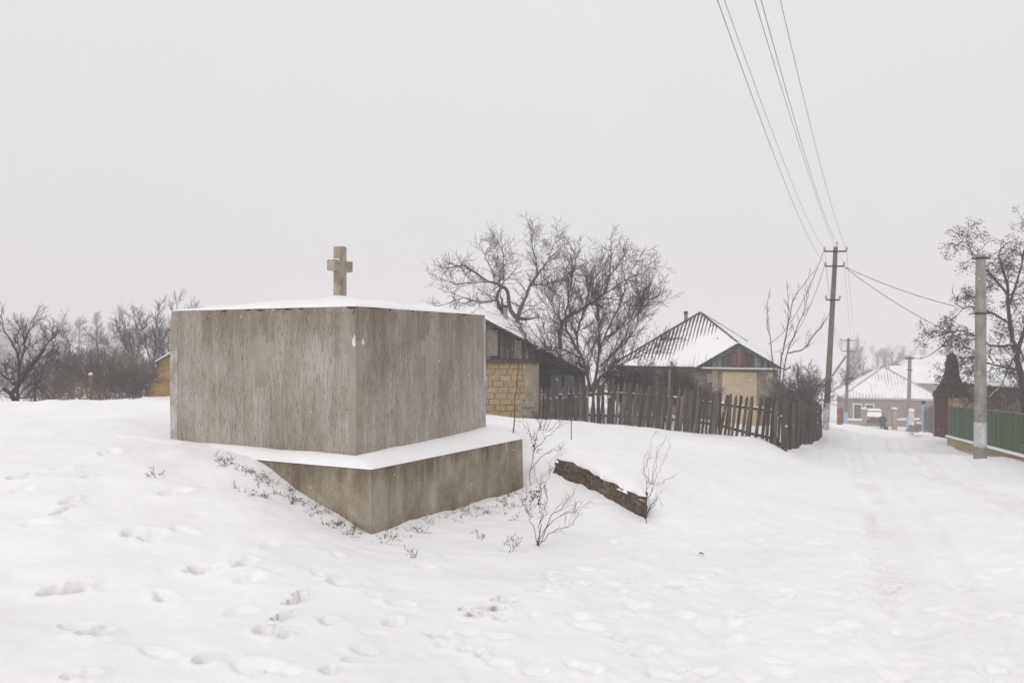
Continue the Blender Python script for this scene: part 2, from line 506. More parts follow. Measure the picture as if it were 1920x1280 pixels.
def plinth_material():
    """rough cast concrete: grainy, blotched, with damp runs coming down from the upper edge and a mossy foot"""
    m = bpy.data.materials.new('stained_concrete')
    m.use_nodes = True
    nt = m.node_tree
    N, L = nt.nodes, nt.links
    bs = N['Principled BSDF']
    bs.inputs['Roughness'].default_value = 0.95
    bs.inputs['Specular IOR Level'].default_value = 0.15
    tc = N.new('ShaderNodeTexCoord')
    def noise(scale3, detail, rough=0.6, dist=0.0):
        mp = N.new('ShaderNodeMapping')
        mp.inputs['Scale'].default_value = scale3
        L.new(tc.outputs['Object'], mp.inputs['Vector'])
        no = N.new('ShaderNodeTexNoise')
        no.inputs['Scale'].default_value = 1.0
        no.inputs['Detail'].default_value = detail
        no.inputs['Roughness'].default_value = rough
        no.inputs['Distortion'].default_value = dist
        L.new(mp.outputs[0], no.inputs['Vector'])
        return no.outputs[0]
    def ramp(src, p0, p1, c0, c1):
        cr = N.new('ShaderNodeValToRGB')
        e = cr.color_ramp.elements
        e[0].position, e[1].position = p0, p1
        e[0].color, e[1].color = (*c0, 1), (*c1, 1)
        L.new(src, cr.inputs[0])
        return cr.outputs[0]
    def mul(a, b, fac=1.0):
        mx = N.new('ShaderNodeMix'); mx.data_type = 'RGBA'; mx.blend_type = 'MULTIPLY'
        mx.inputs[0].default_value = fac
        L.new(a, mx.inputs[6]); L.new(b, mx.inputs[7])
        return mx.outputs[2]
    grain = noise((38, 38, 38), 6, 0.75)
    blot = noise((3.2, 3.2, 2.4), 6, 0.62, 0.4)
    runs = noise((8, 8, 0.9), 5, 0.6, 0.3)
    c = ramp(blot, 0.32, 0.68, (0.235, 0.198, 0.143), (0.43, 0.392, 0.325))
    c = mul(c, ramp(grain, 0.30, 0.68, (0.78, 0.77, 0.75), (1.13, 1.13, 1.12)))
    sp = N.new('ShaderNodeSeparateXYZ'); L.new(tc.outputs['Object'], sp.inputs[0])
    t = N.new('ShaderNodeMath'); t.operation = 'MULTIPLY_ADD'
    L.new(runs, t.inputs[0]); t.inputs[1].default_value = 1.15
    L.new(sp.outputs['Z'], t.inputs[2])
    mr = N.new('ShaderNodeMapRange'); L.new(t.outputs[0], mr.inputs[0])
    mr.inputs[1].default_value = 0.86; mr.inputs[2].default_value = 1.16
    c = mul(c, ramp(mr.outputs[0], 0.0, 1.0, (1, 1, 1), (0.52, 0.48, 0.41)), 0.85)
    f = N.new('ShaderNodeMath'); f.operation = 'MULTIPLY_ADD'
    L.new(noise((6, 6, 3), 4), f.inputs[0]); f.inputs[1].default_value = 0.9
    L.new(sp.outputs['Z'], f.inputs[2])
    c = mul(c, ramp(f.outputs[0], 0.30, 0.56, (0.72, 0.69, 0.56), (1, 1, 1)), 0.7)
    L.new(c, bs.inputs['Base Color'])
    bp = N.new('ShaderNodeBump')
    bp.inputs['Strength'].default_value = 0.8
    bp.inputs['Distance'].default_value = 0.012
    L.new(grain, bp.inputs['Height'])
    L.new(bp.outputs[0], bs.inputs['Normal'])
    return m
M_PLINTH = plinth_material()
M_CROSS = mat('cross_stone', (0.31, 0.268, 0.205), (0.43, 0.385, 0.31), (14, 14, 7), detail=8, rough=0.95, bump=0.4, stain=(0.20, 0.17, 0.13), stain_scale=6, stain_amt=(0.5, 0.7))
M_CHALK = mat('white_lime_mark', (0.62, 0.62, 0.62), (0.75, 0.75, 0.75), (20, 20, 20), rough=0.9)

# ------------------------------------------------------------------ ground
CP = []
def cp(px, py, d): CP.append(tuple(W(px, py, d)))
for a in [
    (0, 1280, 3.0), (480, 1280, 3.15), (960, 1280, 3.4), (1440, 1280, 3.5), (1920, 1280, 3.5),
    (0, 1100, 4.3), (400, 1100, 4.4), (700, 1110, 4.6), (960, 1100, 4.9), (1300, 1100, 5.0), (1920, 1100, 5.0),
    (0, 900, 6.2), (180, 880, 6.6), (320, 834, 7.5), (0, 800, 8.8), (160, 790, 9.3), (0, 765, 11), (160, 770, 10.5), (320, 768, 10.6),
    (400, 930, 6.0), (480, 861, 6.75), (540, 905, 6.58), (600, 950, 6.42), (650, 985, 6.28), (560, 1000, 5.6), (695, 1010, 6.14),
    (850, 962, 7.4), (980, 917, 8.95), (800, 1050, 5.6), (1200, 1000, 6.6), (1040, 960, 7.4),
    (1072, 912, 7.95), (1105, 944, 7.5), (1140, 966, 7.2), (1180, 980, 7.02), (1225, 984, 6.95), (1020, 870, 9.3), (1000, 815, 10.5), (1080, 812, 11.5), (1300, 870, 9.6), (1260, 900, 8.5),
    (930, 776, 24), (1010, 788, 23.3), (1140, 798, 22.3), (1300, 809, 21.0), (1400, 831, 20.0), (1470, 858, 19.3),
    (1100, 830, 13.5), (1250, 850, 12), (1350, 900, 10), (960, 800, 13), (960, 785, 18), (1200, 808, 17), (1350, 835, 16),
    (1920, 1000, 6.6), (1600, 1000, 7.0), (1500, 900, 11.3), (1700, 900, 13), (1920, 930, 9.5), (1920, 870, 19), (1838, 855, 19.9),
    (1778, 831, 27.8), (1760, 824, 31), (1620, 840, 28), (1690, 840, 29), (1640, 830, 36), (1690, 826, 38), (1660, 821, 45), (1655, 815, 54), (1655, 804.5, 70), (1505, 842, 22.5), (1548, 804, 30), (1560, 800, 36), (1586, 793, 60),
    (1655, 811, 62), (1620, 798, 75), (1730, 801, 72), (1715, 806, 47), (1700, 811, 55),
    (1330, 802, 26), (1300, 783, 31), (1100, 772, 28), (1420, 800, 32),
    (300, 752, 25), (300, 744, 31), (100, 764, 15), (60, 775, 24), (0, 775, 40),
    (1920, 850, 27), (1900, 820, 36)]:
    cp(*a)
CP += [(0.62, 8.45, 0.24), (1.62, 7.5, -0.02), (1.1, 9.0, 0.24),
       (-1.0, 10.6, 0.38), (-3.5, 10.2, 0.62), (-5, 9, 0.68), (-9, 12, 0.6), (-7, 4, 0.36), (0, 0, 0.18), (-4, 0, 0.3), (5, 0, 0.12), (12, 3, 0.05),
       (0, -8, 0.5), (-10, -8, 0.6), (12, -8, 0.4), (-12, 0, 0.5), (0, -30, 2.0), (-30, -10, 1.5), (30, -10, 0.6),
       (30, 12, -1.0), (-25, 12, 0.2), (-35, 30, -2.5), (-20, 45, -4), (-45, 60, -6), (-10, 60, -4.5), (15, 60, -5.2), (45, 40, -3.8), (55, 70, -6.5),
       (0, 100, -7), (50, 100, -8), (-60, 100, -7.5), (100, 100, -8), (-100, 60, -6.5), (100, 40, -4), (-100, 0, 0), (100, -10, 0), (25, 85, -7.3), (40, 90, -7.7)]
CP = np.array(CP)
def _tps_fit(P):
    n = len(P)
    x = P[:, :2]
    r2 = ((x[:, None] - x[None]) ** 2).sum(-1)
    K = np.where(r2 > 0, 0.5 * r2 * np.log(np.maximum(r2, 1e-12)), 0) + np.eye(n) * 0.02
    A = np.zeros((n + 3, n + 3))
    A[:n, :n] = K
    A[:n, n] = 1; A[:n, n + 1:] = x
    A[n, :n] = 1; A[n + 1:, :n] = x.T
    b = np.concatenate([P[:, 2], [0, 0, 0]])
    return np.linalg.solve(A, b)
_TW = _tps_fit(CP)
_SKY_PX = np.array([-4000, -600, 0, 150, 300, 500, 900, 1300, 1550, 1700, 1800, 1920, 2600, 6000])
_SKY_PY = np.array([615, 606, 608, 620, 628, 634, 636, 640, 652, 664, 668, 668, 655, 640])
def h_base(X, Y):
    X = np.asarray(X, float); Y = np.asarray(Y, float)
    xc = np.clip(X, -130, 130); yc = np.clip(Y, -40, 130)
    s = _TW[-3] + _TW[-2] * xc + _TW[-1] * yc
    for i in range(len(CP)):
        r2 = (xc - CP[i, 0]) ** 2 + (yc - CP[i, 1]) ** 2
        s = s + _TW[i] * 0.5 * r2 * np.log(np.maximum(r2, 1e-12))
    s = np.clip(s, -9, 4)
    px = 960 + FPX * X / np.maximum(Y, 20)
    hill = 1.65 - (np.interp(px, _SKY_PX, _SKY_PY) - 640) / FPX * 420.0
    far = -8 + (hill + 8) * sstep(140, 420, Y) + 3 * fbm(X / 90, Y / 90, 3) * sstep(150, 260, Y)
    w = sstep(75, 130, np.hypot(X, Y) * np.where(Y > 0, 1, 0))
    return s * (1 - w) + far * w

def h_scalar(x, y):
    return float(h_base(np.array([x]), np.array([y]))[0])
def hit(px, py, d0=2.0, d1=110.0):
    """where the sight line of a photograph pixel meets the snow"""
    d = np.concatenate([np.arange(d0, 14, 0.03), np.arange(14, d1, 0.12)])
    X = (px - 960) / FPX * d
    Z = EYE - (py - 640) / FPX * d
    under = Z < h_base(X, d)
    k = int(np.argmax(under)) if under.any() else len(d) - 1
    return Vector((X[k], d[k], h_scalar(X[k], d[k])))

# dents left by feet, animals and slumping snow: (px, py, length, width, depth, angle, soil)
PR = random.Random(5)
DENTS = [(375, 1065, .20, .12, .075, .3, .45), (462, 1060, .17, .11, .05, .2, .1), (118, 1106, .30, .10, .06, .1, .5), (150, 1100, .16, .09, .05, .3, .4),
         (185, 1180, .20, .11, .07, -.3, .55), (150, 1163, .16, .08, .035, -.3, 0), (390, 1226, .13, .08, .06, .5, .3), (140, 1268, .10, .06, .045, .1, .3), (175, 1262, .10, .06, .03, .1, 0),
         (36, 898, .22, .12, .06, .0, .1), (120, 880, .22, .10, .03, 0, 0), (165, 903, .10, .08, .03, 0, 0), (645, 1101, .22, .09, .05, -.3, .2), (632, 1093, .10, .07, .03, -.4, 0),
         (500, 1178, .18, .08, .06, -.7, .3), (522, 1178, .13, .08, .07, .6, .6), (535, 1150, .18, .06, .055, 1.0, .35), (552, 1130, .18, .06, .055, .9, .35), (565, 1118, .1, .05, .04, .9, .2),
         (885, 1150, .10, .07, .07, .3, .8), (872, 1138, .10, .06, .05, .8, .3), (918, 1137, .22, .08, .06, .25, .8), (945, 1120, .16, .07, .05, .6, .4), (932, 1155, .06, .05, .03, 0, .1),
         (740, 1160, .14, .09, .035, 0, 0), (618, 1158, .12, .08, .04, .2, .05), (680, 1210, .14, .07, .045, -.5, .1), (620, 1252, .12, .08, .04, .2, .05), (655, 1228, .10, .07, .035, .2, 0),
         (825, 1178, .16, .08, .035, -.2, .02), (750, 1130, .18, .08, .03, 0, 0), (310, 1115, .25, .09, .035, -.7, 0), (285, 1010, .25, .14, .035, -.5, 0), (250, 1005, .2, .14, .035, -.7, 0),
         (120, 960, .26, .05, .035, 1.2, .05), (128, 945, .12, .06, .03, 1.0, 0), (600, 1085, .1, .06, .02, 0, 0), (1000, 1103, .16, .05, .02, -.5, 0), (1020, 1106, .1, .05, .02, -.5, 0),
         (1160, 1180, .16, .06, .02, .2, 0), (1175, 1085, .16, .05, .02, 0, .05), (1262, 1090, .16, .05, .022, -.3, .05), (1310, 1072, .18, .06, .02, .2, .05), (1400, 1140, .18, .05, .015, .2, 0),
         (1673, 1095, .22, .10, .022, .7, .22), (1668, 1085, .18, .08, .02, .5, .2), (1690, 1088, .2, .05, .015, .2, .1), (1602, 1035, .2, .1, .02, .4, 0), (1640, 1035, .2, .1, .02, .4, 0)]
for k in range(95):
    DENTS.append((PR.uniform(1080, 1900), PR.uniform(880, 1270), PR.uniform(.10, .24), PR.uniform(.05, .10), PR.uniform(.005, .014), PR.uniform(-.6, 1.2), 0))
for k in range(12):
    DENTS.append((PR.uniform(0, 620), PR.uniform(850, 1270), PR.uniform(.10, .32), PR.uniform(.06, .16), PR.uniform(.006, .02), PR.uniform(-.9, .9), 0))
for k in range(20):
    DENTS.append((PR.uniform(620, 1080), PR.uniform(1020, 1270), PR.uniform(.08, .2), PR.uniform(.05, .09), PR.uniform(.006, .022), PR.uniform(-.9, .9), 0))
DENT_W = []
for (px, py, L_, w_, dep, ang, soil) in DENTS:
    p = hit(px, py)
    DENT_W.append((p.x, p.y, L_, w_, dep, ang, soil))

ROAD_DIR = Vector((0.46, 1.0)).normalized()
def ground_height(X, Y):
    h = h_base(X, Y)
    soil = np.zeros_like(h)
    near = sstep(70, 25, Y)
    # road corridor: distance from the lane's middle line
    mx = 4.6 + 0.46 * (Y - 7.0)
    lat = (X - mx) * 0.908
    road = sstep(4.6, 2.2, np.abs(lat)) * sstep(80, 60, Y)
    off = 1 - road
    h = h + near * off * (0.085 * fbm(X / 1.7, Y / 1.7, 3) + 0.034 * vnoise(X / 0.55 + 3, Y / 0.42) + 0.020 * fbm(X / 0.30, Y / 0.24, 3))
    h = h + near * road * (0.034 * fbm(X / 0.9 + 9, Y / 1.4, 3) + 0.020 * fbm(X / 0.15, Y / 0.19, 4, 0.6) - 0.05)
    along = X * ROAD_DIR.x + Y * ROAD_DIR.y
    wob = 0.12 * vnoise(along / 3.0, along * 0 + 3.3)
    for c, w, dp in ((-0.95, 0.17, 0.048), (0.62, 0.18, 0.056), (-0.5, 0.10, 0.026), (1.05, 0.13, 0.034), (2.0, 0.16, 0.022), (-2.0, 0.14, 0.02)):
        dd = np.abs(lat + wob - c)
        soil = np.maximum(soil, near * 0.42 * np.exp(-(dd / w) ** 4) * np.clip(0.45 + 1.3 * vnoise(along / 0.7 + c * 3, lat / 0.2), 0, 1) * sstep(2.0, 5.0, Y) * (dp / 0.056))
        h = h - near * dp * np.exp(-(dd / w) ** 4) * (0.75 + 0.8 * vnoise(along / 1.1 + c * 7, lat * 0 + c)) + near * 0.4 * dp * np.exp(-((dd - w * 1.5) / (w * 0.5)) ** 2)
    # snow thrown up along the left verge and the fences
    h = h + sstep(14, 20, Y) * near * 0.28 * np.exp(-((lat + 3.1) / 0.9) ** 2) * (0.8 + 0.9 * vnoise(along / 1.3, lat * 0))
    h = h + sstep(18, 22, Y) * near * 0.16 * np.exp(-((lat - 4.2) / 0.8) ** 2) * (0.8 + 1.2 * vnoise(along / 0.9, lat * 0 + 8))
    # trodden brown patch far down the road
    soil = np.maximum(soil, 0.42 * np.exp(-(((X - 25.2) / 2.6) ** 2 + ((Y - 50) / 2.2) ** 2)))
    for (x, y, L_, w_, dep, ang, so) in DENT_W:
        rng_ = L_ * 3
        mm = (np.abs(X - x) < rng_) & (np.abs(Y - y) < rng_)
        if not mm.any(): continue
        dx = X[mm] - x; dy = Y[mm] - y
        ca, sa = math.cos(ang), math.sin(ang)
        wz = 0.03 * fbm(X[mm] * 9, Y[mm] * 9, 2)
        u = (dx * ca + dy * sa + wz) / (L_ * 0.5); v = (-dx * sa + dy * ca + wz) / (w_ * 0.62)
        r = np.sqrt(u * u + v * v)
        crumb = 0.55 * fbm(X[mm] * 11 + 5, Y[mm] * 11, 3) + 0.25 * fbm(X[mm] * 30, Y[mm] * 30, 2)
        r = r + crumb * (1.0 if dep > 0.03 else 0.7)
        if dep > 0.03:
            prof = -dep * 2.3 * (1 - sstep(0.60, 1.0, r)) + 0.20 * dep * np.exp(-((r - 1.25) / 0.30) ** 2)
        else:
            prof = (-dep * (1 - sstep(0.55, 1.1, r)) + 0.25 * dep * np.exp(-((r - 1.3) / 0.35) ** 2)) * 1.9
        h[mm] += prof
        if so > 0:
            soil[mm] = np.maximum(soil[mm], so * 1.5 * (1 - sstep(0.30, 0.85, np.sqrt(u * u + ((v - 0.42) * 1.5) ** 2))))
    # two low snow humps on the crest of the bank, far left
    for px, py, d, sx, sz in ((95, 765, 11.2, .30, .12), (128, 768, 11.0, .20, .07), (30, 765, 11.6, .5, .05), (210, 768, 11.3, .35, .03)):
        c = W(px, py, d)
        h = h + sz * np.exp(-((X - c.x) / sx) ** 2 - ((Y - c.y) / 0.35) ** 2)
    return h, soil

rows = np.concatenate([np.linspace(-40, 0, 24)[:-1], np.linspace(0, 2.4, 20)[:-1], np.linspace(2.4, 8.5, 300)[:-1], np.linspace(8.5, 14, 120)[:-1],
                       np.linspace(14, 34, 120)[:-1], np.linspace(34, 90, 60)[:-1], np.geomspace(90, 950, 60)])
ucore = np.linspace(-0.56, 0.60, 620)
uneg = -0.56 - np.geomspace(0.004, 6.0, 70)[::-1]
upos = 0.60 + np.geomspace(0.004, 6.0, 70)
us = np.concatenate([uneg, ucore, upos])
UU, YY = np.meshgrid(us, rows)
WW = np.where(YY > 0, YY + 6.0, 6.0) * np.where(YY > 100, 1.0, 1.0)
XX = UU * WW
ZZ, SOIL = ground_height(XX, YY)
nr, nc = XX.shape
gm = bpy.data.meshes.new('ground')
gm.vertices.add(nr * nc)
gm.vertices.foreach_set('co', np.stack([XX, YY, ZZ], -1).reshape(-1).astype(np.float32))
ii = np.arange(nr * nc).reshape(nr, nc)
quads = np.stack([ii[:-1, :-1], ii[:-1, 1:], ii[1:, 1:], ii[1:, :-1]], -1).reshape(-1, 4)
gm.loops.add(quads.size)
gm.loops.foreach_set('vertex_index', quads.reshape(-1).astype(np.int32))
gm.polygons.add(len(quads))
gm.polygons.foreach_set('loop_start', (np.arange(len(quads)) * 4).astype(np.int32))
gm.polygons.foreach_set('use_smooth', np.ones(len(quads), dtype=bool))
gm.update(calc_edges=True)
sa_ = gm.attributes.new('soil', 'FLOAT', 'POINT')
sa_.data.foreach_set('value', SOIL.reshape(-1).astype(np.float32))
gm.materials.append(M_GROUND)
ground = link('ground', gm)
tag(ground, 'trodden snow on the lane and smooth drifts on the bank', None, None, 'structure')

def gz(x, y):
    a, _ = ground_height(np.array([[x]], float), np.array([[y]], float))
    return float(a[0, 0])
def on_ground(px, py):
    p = hit(px, py)
    p.z = gz(p.x, p.y)
    return p


# ------------------------------------------------------------------ concrete monument with cross
cN, cL, cR = Vector((-1.43, 6.58, 0)), Vector((-3.61, 7.61, 0)), Vector((-0.327, 8.83, 0))
cB = cL + cR - cN
TOPZ = 1.975
mon = root('concrete_monument', (-1.97, 8.22, 0.0), 'big square grey concrete monument with snow on its top and a small stone cross', 'monument')
def at(p, z): return Vector((p.x, p.y, z))
def monument_block():
    mb = MB().hexa([at(p, 0.15) for p in (cN, cR, cB, cL)], [at(p, TOPZ) for p in (cN, cR, cB, cL)])
    o = mb.build('block', M_RENDER, mon, fix=True)
    bm = bmesh.new(); bm.from_mesh(o.data)
    bmesh.ops.subdivide_edges(bm, edges=list(bm.edges), cuts=63, use_grid_fill=True)
    ctr = Vector((0, 0, 1.06)); hx = None
    for v in bm.verts:
        ns = []
        for f in v.link_faces:
            if all(f.normal.dot(q) < 0.9 for q in ns): ns.append(f.normal.copy())
        if len(ns) >= 2:
            k = float(fbm(np.array(v.co.x * 7 + v.co.z * 5.3), np.array(v.co.y * 7 + v.co.z * 9.1), 3))
            amt = 0.006 + 0.020 * max(0.0, k) ** 1.0 + (0.02 if k > 0.42 else 0)
            for q in ns: v.co -= q * amt * 0.8
    bm.to_mesh(o.data); bm.free()
monument_block()
fl = (cL - cN).normalized(); fr = (cR - cN).normalized()
nl = Vector((fl.y, -fl.x, 0)); nl = nl if nl.y < 0 else -nl       # outward normal of the left face
nr_ = Vector((fr.y, -fr.x, 0)); nr_ = nr_ if nr_.y < 0 else -nr_   # outward normal of the right face
def face_band(name, org, fdir, nrm, s0, s1, z0, z1, th, m, jag=0.0, seed=1):
    rr = random.Random(seed)
    k = 14
    mb = MB()
    a, b = [], []
    for i in range(k + 1):
        z = z0 + (z1 - z0) * i / k
        e0 = s0 + (rr.uniform(-jag, jag) if jag else 0); e1 = s1 + (rr.uniform(-jag, jag) if jag else 0)
        a.append((org + fdir * e0, org + fdir * e1, z))
    P = np.zeros((k + 1, 4, 3))
    for i, (p, q, z) in enumerate(a):
        P[i, 0] = at(p, z) - nrm * 0.02; P[i, 1] = at(p, z) + nrm * th
        P[i, 2] = at(q, z) + nrm * th; P[i, 3] = at(q, z) - nrm * 0.02
    grid_mesh(P, mb)
    return mb.build(name, m, mon, fix=True)
tag(face_band('corner_band', cN, fl, nl, -0.004, 0.075, 0.3, 1.66, 0.0035, M_BAND, 0.003, 2), 'smooth plaster band on the near corner')
face_band('corner_band', cN, fr, nr_, -0.004, 0.10, 0.3, 1.66, 0.0035, M_BAND, 0.004, 3)
face_band('corner_band', cL, -fl, nl, -0.003, 0.10, 0.3, 1.90, 0.0035, M_BAND_PALE, 0.004, 4)
face_band('corner_band', cR, -fr, nr_, -0.003, 0.045, 0.3, 1.93, 0.0035, M_BAND_PALE, 0.005, 5)
def face_point(px, py, org, fdir, nrm):
    d = (W(px, py, 1.0) - Vector((0, 0, EYE)))
    t = (org - Vector((0, 0, EYE))).dot(nrm) / d.dot(nrm)
    return Vector((0, 0, EYE)) + d * t
def relief_cross(px, y0, y1, ya, half_px, wpx, org, fdir, nrm, m):
    c = face_point(px, ya, org, fdir, nrm); e = face_point(px + half_px, ya, org, fdir, nrm)
    hw = (e - c).length; sw = hw * wpx
    zt, zb = face_point(px, y0, org, fdir, nrm).z, face_point(px, y1, org, fdir, nrm).z
    za = c.z
    prof = [(-sw, zb), (sw, zb), (sw, za - sw * 1.1), (hw, za - sw * 1.1), (hw, za + sw * 0.9), (sw, za + sw * 0.9), (sw, zt), (-sw, zt), (-sw, za + sw * 0.9), (-hw, za + sw * 0.9), (-hw, za - sw * 1.1), (-sw, za - sw * 1.1)]
    f3 = [Vector((c.x, c.y, 0)) + fdir * s + Vector((0, 0, z)) for s, z in prof]
    mb = MB(); mb.hexa([p - nrm * 0.01 for p in f3], [p + nrm * 0.0015 for p in f3])
    o = mb.build('cross_relief', m, mon, fix=True)
    return o
tag(relief_cross(489, 628, 726, 655, 26, 0.40, cN, fl, nl, M_BAND), 'faint smooth cross on the broad face')
tag(relief_cross(806, 628, 722, 652, 17, 0.42, cN, fr, nr_, M_BAND), 'faint smooth cross on the side face')
for k, (px, py, sx, sy) in enumerate(((664, 641, 4, 12), (680, 641, 3.5, 5))):
    rr = random.Random(40 + k)
    org, fd, nn = (cN, fl, nl) if px < 667 else (cN, fr, nr_)
    c = face_point(px, py, org, fd, nn)
    ring = []
    for i in range(14):
        a = 2 * math.pi * i / 14
        rad = rr.uniform(0.55, 1.2)
        ring.append(c + fd * math.cos(a) * rad * sx * 0.0052 + Vector((0, 0, math.sin(a) * rad * sy * 0.0049)))
    mb = MB(); mb.hexa([p - nn * 0.01 for p in ring], [p + nn * 0.0058 for p in ring])
    mb.build('lime_mark', M_CHALK, mon, fix=True)

# plinth
zN, zRt, zLt = 0.552, 0.435, 0.535
pN, pR = Vector((-1.21, 6.18, zN)), Vector((0.133, 9.0, zRt))
pL = pN + Vector((-0.904, 0.427, 0)) * 3.4; pL.z = zLt
pB = Vector((pR.x + (pL - pN).x, pR.y + (pL - pN).y, 0.45))
def plinth():
    mb = MB()
    cs = [pN, pR, pB, pL]
    rr = random.Random(3)
    n = 70
    ringb, rings = [], []
    pts = []
    for i in range(4):
        a, b = cs[i], cs[(i + 1) % 4]
        for k in range(n):
            pts.append(a.lerp(b, k / n))
    ctr = sum((Vector((p.x, p.y, 0)) for p in cs), Vector()) / 4
    levels = [(-0.75, 0.02), (-0.3, 0.012), (-0.12, 0.006), (0.05, 0.004), (0.22, 0.002), (0.38, 0.0), (None, -0.004), (None, -0.014)]
    P = []
    for li, (z, out) in enumerate(levels):
        r = []
        for j, p in enumerate(pts):
            d = Vector((p.x, p.y, 0)) - ctr; d.normalize()
            jig = (0.007 if li < 6 else 0.018) * float(fbm(np.array(j * 0.47), np.array(li * 0.7), 3))
            q = p + d * (out + jig)
            zz = (p.z - 0.012) if li == 6 else p.z if li == 7 else z
            r.append((q.x, q.y, zz))
        P.append(r + [r[0]])
    grid_mesh(np.array(P), mb)
    top = P[-1][:-1]
    mb.add(top, [tuple(range(len(top)))])
    return mb.build('plinth', M_PLINTH, mon, fix=True)
pl_o = plinth()
tag(pl_o, 'rough stained concrete plinth with a free corner')
# thin cracks as recessed slivers read as dark lines
def crack(name, pts_px, org, fdir, nrm, off):
    P3 = [face_point(px, py, org, fdir, nrm) + nrm * off for px, py in pts_px]
    return MB().tube(P3, [0.0016] * len(P3), 4).build(name, M_IRON, pl_o if name == 'plinth_crack' else mon)
pfr = Vector((pR.x - pN.x, pR.y - pN.y, 0)).normalized()
pnr = Vector((pfr.y, -pfr.x, 0))
crack('crack', [(682, 583), (684, 590), (683, 597), (685, 602)], cN, fr, nr_, 0.0005)

# snow lying on the ledge (three sides) and on the top
def ledge_snow():
    outer = [pL, pN, pR, pB]
    inner = [cL + Vector((fl.x, fl.y, 0)) * 0.9, cN, cR, cB]
    zi = [0.60, 0.580, 0.575, 0.56]
    P = []
    for s in range(3):
        n = 60
        for k in range(n + (1 if s == 2 else 0)):
            t = k / n
            o = outer[s].lerp(outer[s + 1], t)
            i_ = inner[s].lerp(inner[s + 1], t)
            zin = zi[s] + (zi[s + 1] - zi[s]) * t
            row = []
            m = 12
            for q in range(m + 1):
                f = q / m
                x = o.x + (i_.x - o.x) * f; y = o.y + (i_.y - o.y) * f
                wv = 0.012 * float(fbm(np.array(x * 3.1), np.array(y * 3.1), 3)) + 0.02 * float(vnoise(np.array(x * 1.3), np.array(y * 1.3)))
                g = f * f * (3 - 2 * f)
                e = 1 - math.exp(-f * 9)
                z = o.z + (zin - o.z) * g + 0.026 * e + 0.03 * math.sin(math.pi * min(1, f * 1.05)) + wv * e
                if q == 0: z = o.z + 0.006
                row.append((x, y, z))
            d = Vector((i_.x - o.x, i_.y - o.y, 0)); d.normalize()
            first = (o.x - d.x * 0.006, o.y - d.y * 0.006, o.z - 0.002)
            last = (i_.x + d.x * 0.05, i_.y + d.y * 0.05, row[-1][2])
            P.append([first] + row + [last])
    mb = MB(); grid_mesh(np.array(P), mb, flip=True)
    return mb.build('ledge_snow', M_SNOW, mon, smooth=True, fix=True)
ledge_snow()
def top_snow():
    n = 70
    P = np.zeros((n + 1, n + 1, 3))
    a = np.linspace(-1, 1, n + 1)
    A, B = np.meshgrid(np.sign(a) * (1 - (1 - np.abs(a)) ** 1.6), np.sign(a) * (1 - (1 - np.abs(a)) ** 1.6), indexing='ij')
    c = (cL + cR) / 2
    hu = (cR - cN) / 2; hv = (cL - cN) / 2
    wob = 0.992 + 0.022 * fbm(A * 5.0 + 3, B * 5.0, 3) * (np.maximum(np.abs(A), np.abs(B)) ** 6)
    X = c.x + hu.x * A * wob + hv.x * B * wob
    Y = c.y + hu.y * A * wob + hv.y * B * wob
    m = np.maximum(np.abs(A), np.abs(B))
    r = (np.abs(A) ** 5 + np.abs(B) ** 5) ** 0.2
    edge = 1 - np.exp(-(1 - m) * 26)
    Z = TOPZ + 0.004 + edge * (0.036 + 0.045 * fbm(X * 2.1, Y * 2.1, 3)) + 0.115 * np.clip(1 - r, 0, 1) ** 0.85 + 0.012 * fbm(X * 2.2, Y * 2.2, 3) * edge
    Z = Z + 0.035 * np.exp(-(A ** 2 + B ** 2) / 0.02)
    Z[m > 0.999] = TOPZ - 0.003
    P[..., 0], P[..., 1], P[..., 2] = X, Y, Z
    mb = MB(); grid_mesh(P, mb)
    return mb.build('top_snow', M_SNOW, mon, smooth=True, fix=True)
top_snow()

# the cross: arms run along the right face's direction
def stone_cross():
    c = Vector((-1.965, 8.22, 2.02))
    u, n, z = fr, nr_, Vector((0, 0, 1))
    hw, th = 0.056, 0.052
    H = 0.715 - 0.005
    zt = 2.735; zb = 2.0
    za0, za1 = 2.45, 2.572
    arm = 0.165
    mb = MB()
    prof = [(-hw, zb), (hw, zb), (hw, za0), (arm, za0), (arm, za1), (hw, za1), (hw, zt - .012), (hw * .5, zt), (-hw * .5, zt), (-hw, zt - .012), (-hw, za1), (-arm, za1), (-arm, za0), (-hw, za0)]
    back = [Vector((c.x, c.y, 0)) + u * s + z * q - n * th for s, q in prof]
    fron = [Vector((c.x, c.y, 0)) + u * s + z * q + n * th for s, q in prof]
    mb.hexa(back, fron)
    o = mb.build('cross', M_CROSS, mon, fix=True, bevel=0.008)
    tag(o, 'small weathered stone cross')
    c0 = Vector((c.x, c.y, 0)) + n * (th + 0.001)
    MB().bar(c0 + u * 0.0 + z * 2.06, c0 + z * (zt - 0.02), 0.014, 0.012).build('raised_rib', M_CROSS, o, bevel=0.003)
    for s0, s1, q in ((-0.145, -0.02, 2.530), (-0.145, -0.02, 2.502), (0.02, 0.135, 2.530), (0.02, 0.135, 2.502)):
        MB().bar(c0 + u * s0 + z * q, c0 + u * s1 + z * q, 0.008, 0.008).build('raised_line', M_CROSS, o, bevel=0.002)
    MB().hexa([Vector((c.x, c.y, 0)) + u * a - n * b + z * za1 for a, b in ((-arm + .01, .045), (-hw, .045), (-hw, -.045), (-arm + .01, -.045))],
              [Vector((c.x, c.y, 0)) + u * a - n * b + z * (za1 + hh) for a, b, hh in ((-arm + .02, .035, .006), (-hw, .035, .02), (-hw, -.035, .02), (-arm + .02, -.035, .006))]).build('arm_snow', M_SNOW, o, fix=True, bevel=0.004)
